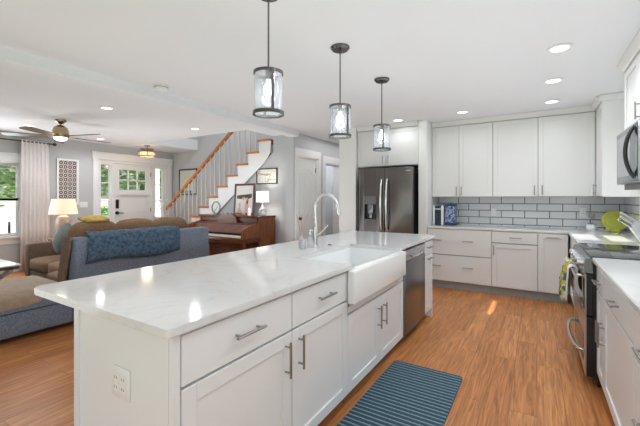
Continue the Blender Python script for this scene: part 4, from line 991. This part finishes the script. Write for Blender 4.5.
# sectional sofa: back to the kitchen, chaise towards camera
t = thing('sectional_sofa', 'grey blue tweed sectional sofa with tan chaise, back to the island', 'sofa', (0, 0, 0))
B().box(-4.98, -4.05, .35, 1.735, .06, .28, .02, 2).build('chaise_base', 'sofa_tweed', t)
B().puff(-5.0, -4.045, .33, 1.73, .285, .45, .045, .012).build('chaise_cushion', 'sofa_tan', t, label='tan chaise cushion')
b = B(); b.box(-4.052, -4.038, .34, 1.735, .285, .40, .004, 1); b.build('cushion_border', 'sofa_tweed', t)
B().box(-4.95, -4.05, 1.74, 3.45, .06, .30, .02, 2).build('seat_base', 'sofa_tweed', t)
B().box(-4.20, -4.03, 1.745, 3.48, .30, .915, .035, 3).build('back_frame', 'sofa_tweed', t)
B().box(-4.33, -4.205, 1.745, 1.80, .30, .86, .02, 2).build('end_panel', 'sofa_side_brown', t, label='brown woven end panel')
for i in range(3):
    ya = 1.82 + i * .55; B().puff(-4.95, -4.25, ya, ya + .54, .30, .46, .05, .015).build('seat_cushion', 'sofa_brown', t, label='brown seat cushion')
for i in range(3):
    ya = 1.86 + i * .49; B().puff(-.13, .10, ya, ya + .49, 0, .57, .085, .03, mtx=tw(-4.44, 0, .47, .12)).build('back_cushion', 'sofa_brown', t, label='brown back cushion')
B().puff(-.07, .07, 1.70, 1.745, 0, .56, .022, .008, mtx=tw(-4.30, 0, .38, .30)).build('back_cushion', 'sofa_side_brown', t, label='brown end bolster leaning on the frame')
B().box(-4.95, -4.21, 3.46, 3.66, .06, .66, .05, 3).build('arm', 'sofa_brown', t)
for (x_, y_) in ((-4.92, .42), (-4.12, .42), (-4.92, 3.55), (-4.12, 3.35)): B().box(x_ - .03, x_ + .03, y_ - .03, y_ + .03, 0, .06).build('foot', 'table_wood', t, smooth=False)
# blanket over the back
b = B(); V = []
prof = [(-4.015, .64), (-4.010, .70), (-4.008, .80), (-4.008, .89), (-4.03, .925), (-4.07, .94), (-4.12, .942), (-4.17, .942), (-4.21, .935)]
n = 40
for i, (px, pz) in enumerate(prof):
    row = []
    for j in range(n + 1):
        u = j / n; w1 = .012 * math.sin(u * 23 + i) + .01 * math.sin(u * 51 + i * 2)
        row.append(b.bm.verts.new((px + abs(w1) * (.6 if i < 4 else 0), 1.83 + (2.96 - 1.83) * u + .01 * i * (1 - u), pz + (w1 * .8 if i > 3 else 0) + (.02 * math.sin(u * 7) if i == 0 else 0))))
    V.append(row)
for i in range(len(V) - 1):
    for j in range(n): b.bm.faces.new((V[i][j], V[i][j + 1], V[i + 1][j + 1], V[i + 1][j]))
o = b.build('throw_blanket', 'blanket_blue', smooth=80); m_ = o.modifiers.new('thick', 'SOLIDIFY'); m_.thickness = .014; m_.offset = 1
tag(o, 'crinkled dark blue throw blanket draped over the sofa back', 'blanket')
# mustard throw and cushion
b = B().puff(-.12, .10, 0, .27, 0, .045, .02, .01, mtx=Matrix.Translation((-4.43, 1.98, 1.058)) @ Matrix.Rotation(.15, 4, 'Y') @ Matrix.Rotation(.03, 4, 'X'))
tag(b.build('folded_throw', 'throw_yellow'), 'mustard yellow folded throw lying on top of the nearest back cushion', 'cushion')
# loveseat facing -y
t = thing('loveseat', 'brown tweed loveseat facing the camera at the left', 'loveseat', (0, 0, 0))
lx0, lx1, ly0, ly1 = -6.52, -5.0, 2.16, 3.02
B().box(lx0, lx1, ly0, ly1, .06, .27, .02, 2).build('seat_base', 'sofa_side_brown', t)
B().box(lx0, lx0 + .16, ly0 - .02, ly1, .06, .66, .04, 3).build('arm', 'sofa_side_brown', t); B().box(lx1 - .16, lx1, ly0 - .02, ly1, .06, .66, .04, 3).build('arm', 'sofa_side_brown', t)
B().box(lx0 + .16, lx1 - .16, ly1 - .18, ly1, .27, .82, .05, 3).build('backrest', 'sofa_side_brown', t)
for i in range(2): B().puff(lx0 + .165 + i * .6, lx0 + .76 + i * .6, ly0 - .03, ly1 - .2, .275, .45, .05, .02).build('seat_cushion', 'sofa_brown', t)
for i in range(2): B().puff(lx0 + .17 + i * .6, lx0 + .755 + i * .6, -.09, .09, 0, .42, .08, .03, mtx=Matrix.Translation((0, ly1 - .30, .45)) @ Matrix.Rotation(-.15, 4, 'X')).build('back_cushion', 'sofa_brown', t)
for x_ in (lx0 + .06, lx1 - .06):
    for y_ in (ly0 + .06, ly1 - .06): B().box(x_ - .03, x_ + .03, y_ - .03, y_ + .03, 0, .06).build('foot', 'table_wood', t, smooth=False)
b = B().puff(-.18, .18, -.05, .05, -.18, .18, .05, .035, mtx=Matrix.Translation((-5.90, 2.40, .74)) @ Matrix.Rotation(-.35, 4, 'X') @ Matrix.Rotation(.35, 4, 'Y'))
tag(b.build('scatter_cushion', 'pillow_grey'), 'grey green square cushion leaning on the loveseat', 'cushion')
# side table + lamp
t = thing('side_table', 'pale square side table under the tan lamp in the corner', 'table', (-7.38, 3.02, 0))
B().box(-.20, .20, -.20, .20, .58, .61, .004, 1).build('tabletop', 'sofa_tan', t)
for sx in (-.17, .17):
    for sy in (-.17, .17): B().box(sx - .02, sx + .02, sy - .02, sy + .02, 0, .58).build('leg', 'sofa_tan', t, smooth=False)
t = thing('table_lamp', 'tan ceramic table lamp with glowing tapered shade by the curtain', 'lamp', (-7.38, 3.0, .611))
B().lathe([(.001, .0), (.075, .001), (.095, .05), (.12, .22), (.12, .32), (.09, .385), (.03, .41), (.001, .41)], n=32).build('base', 'ceramic_tan', t)
B().cyl((0, 0, .41), (0, 0, .50), .012).build('stem', 'brass', t)
B().lathe([(.225, .43), (.180, .705), (.177, .705), (.222, .43)], n=40, close=True).build('lamp_shade', 'shade_lit', t)
B().sph((0, 0, .55), .03).build('bulb', 'bulb_lit', t)
light('POINT', 'living_lamp_glow', (-7.38, 3.0, 1.16), 3.0, (1, .78, .58), shadow_soft_size=.06)
# coffee table
t = thing('coffee_table', 'low coffee table with pale top and crossed dark legs at left edge', 'table', (-6.2, 1.35, .016))
B().box(-.55, .48, -.50, .50, .435, .455, .003, 1).build('tabletop', 'table_top', t)
B().box(-.53, .46, -.48, .48, .395, .434).build('apron', 'table_wood', t, smooth=False)
for y_ in (-.42, .42):
    for s_ in (-1, 1): B().box(-.52, .52, -.02, .02, -.025, .025, mtx=Matrix.Translation((-.035, y_ + s_ * .021, .21)) @ Matrix.Rotation(s_ * .36, 4, 'Y')).build('crossed_leg', 'ceramic_tan', t, smooth=False)
t = thing('candle_holder', 'small amber candle holder on the coffee table', 'candle', (-6.35, 1.72, .472))
B().lathe([(.001, 0), (.04, .001), (.045, .07), (.04, .07), (.036, .006), (.001, .005)]).build('cup', 'ceramic_tan', t); B().cyl((0, 0, .006), (0, 0, .05), .03).build('candle', 'ivory', t)
o = B().box(-7.1, -5.1, .3, 2.1, .001, .012).build('area_rug', 'rug', smooth=False); tag(o, 'grey patterned rug under the coffee table', 'rug')

# ================================================================== OUTSIDE
sbox('floor_porch', 'deck', (-10.1, -8.2, -2.5, 7.5, -.25, -.05))
gnd = B().box(-40, -10.1, -22, 26, -.6, -.5).build('lawn', 'lawn', smooth=False); gnd['kind'] = 'structure'
rdw = B().box(-21, -14.5, -22, 26, -.5, -.49).build('street', 'asphalt', smooth=False); rdw['kind'] = 'structure'
gnd2 = B().box(-12, 14, -22, -1.66, -.7, -.3).build('back_lawn', 'lawn', smooth=False); gnd2['kind'] = 'structure'
t = thing('porch_railing', 'white porch railing with dark balusters outside the front windows', 'railing', (-9.9, 0, -.05))
B().box(-.03, .03, -2.0, 6.5, .86, .92).box(-.02, .02, -2.0, 6.5, .10, .15).build('rail', 'trim_white', t, smooth=False)
for i in range(46): B().box(-.015, .015, -1.9 + i * .18, -1.86 + i * .18, .15, .86).build('baluster', 'rail_dark', t, smooth=False)
for y in (-2.0, 3.75, 6.5): B().box(-.06, .06, y - .06, y + .06, 0, 2.7).build('post', 'trim_white', t, smooth=False)
t = thing('planter', 'window box planter with orange flowers on the porch rail', 'planter', (-9.75, 2.0, .80))
B().box(-.09, .09, -.4, .4, 0, .12, .005, 1).build('box', 'ceramic_tan', t, smooth=False)
b = B()
for i in range(40): b.sph((random.uniform(-.08, .08), random.uniform(-.4, .4), random.uniform(.13, .22)), random.uniform(.02, .04), n=6)
b.build('flowers', 'pink_cloth', t)
def tree(label, x, y, z0, h, R, n, m, name='tree', trunk=.12):
    t = thing(name, label, 'tree' if name == 'tree' else 'shrub', (x, y, z0))
    b = B(); rnd = random.Random(int(x * 13 + y * 7))
    for _ in range(n):
        v = Vector((rnd.gauss(0, 1), rnd.gauss(0, 1), rnd.gauss(0, 1))).normalized() * (rnd.random() ** .4)
        c = Vector((v.x * R, v.y * R, h * .62 + v.z * h * .40)); s_ = rnd.uniform(.06, .15) * (1 if name == 'tree' else .5)
        q = Matrix.Translation(c) @ Matrix.Rotation(rnd.uniform(0, 6), 4, 'Z') @ Matrix.Rotation(rnd.uniform(-1, 1), 4, 'X')
        vs = [b.bm.verts.new(q @ Vector(p)) for p in ((-s_, 0, 0), (0, -s_ * .6, .02), (s_, 0, 0), (0, s_ * .6, .02))]
        b.bm.faces.new(vs)
    b.build('foliage', m, t, smooth=False)
    B().cyl((0, 0, 0), (.05, 0, h * .75), trunk, 10, trunk * .4).build('trunk', 'bark', t)
    return t
tree('bright green tree across the street outside the living room window', -13.5, 3.0, -.5, 6.4, 2.5, 6500, 'foliage_light')
tree('large green tree outside the front door glass', -13.6, 8.3, -.5, 6.5, 2.5, 5200, 'foliage')
tree('green tree beyond the front door right sidelight', -13.6, 13.2, -.5, 5.5, 2.2, 3800, 'foliage_light')
tree('dark green tree at the left edge behind the porch', -13.2, -2.6, -.5, 6.0, 2.3, 4000, 'foliage')
tree('low green shrub below the porch rail', -11.3, 5.9, -.5, 1.6, .7, 1500, 'foliage', 'shrub', .03)
t = thing('neighbour_house', 'cream sided house with dark roof across the street', 'house', (-24, 6, -.5))
B().box(0, 3, -7, 9, 0, 3.0).build('wall', 'siding_boards', t, smooth=False)
B().prism([(-1, 3.0), (4, 3.0), (1.5, 5.2)], 'Y', -7.6, 9.6).build('roof', 'roofing', t, smooth=False)
for y in (-5, -1, 3, 7): B().box(2.98, 3.03, y - .6, y + .6, .9, 2.2).build('window', 'black_glass', t, smooth=False)
t = thing('parked_car', 'dark blue car parked on the street outside the front door', 'car', (-17.6, 8.4, -.5))
b = B(); b.prism([(-2.2, .3), (-2.2, .75), (-1.4, .9), (-.8, 1.35), (.7, 1.38), (1.4, .95), (2.1, .82), (2.2, .3)], 'X', -.85, .85); b.build('body', 'car_blue', t, smooth=False)
B().prism([(-1.2, .92), (-.75, 1.30), (.65, 1.32), (1.2, .95)], 'X', -.86, .86).build('windows', 'black_glass', t, smooth=False)
for y in (-1.35, 1.35):
    for x in (-.8, .8): B().cyl((x - .1, y, .33), (x + .1, y, .33), .33, 24).build('wheel', 'black', t)
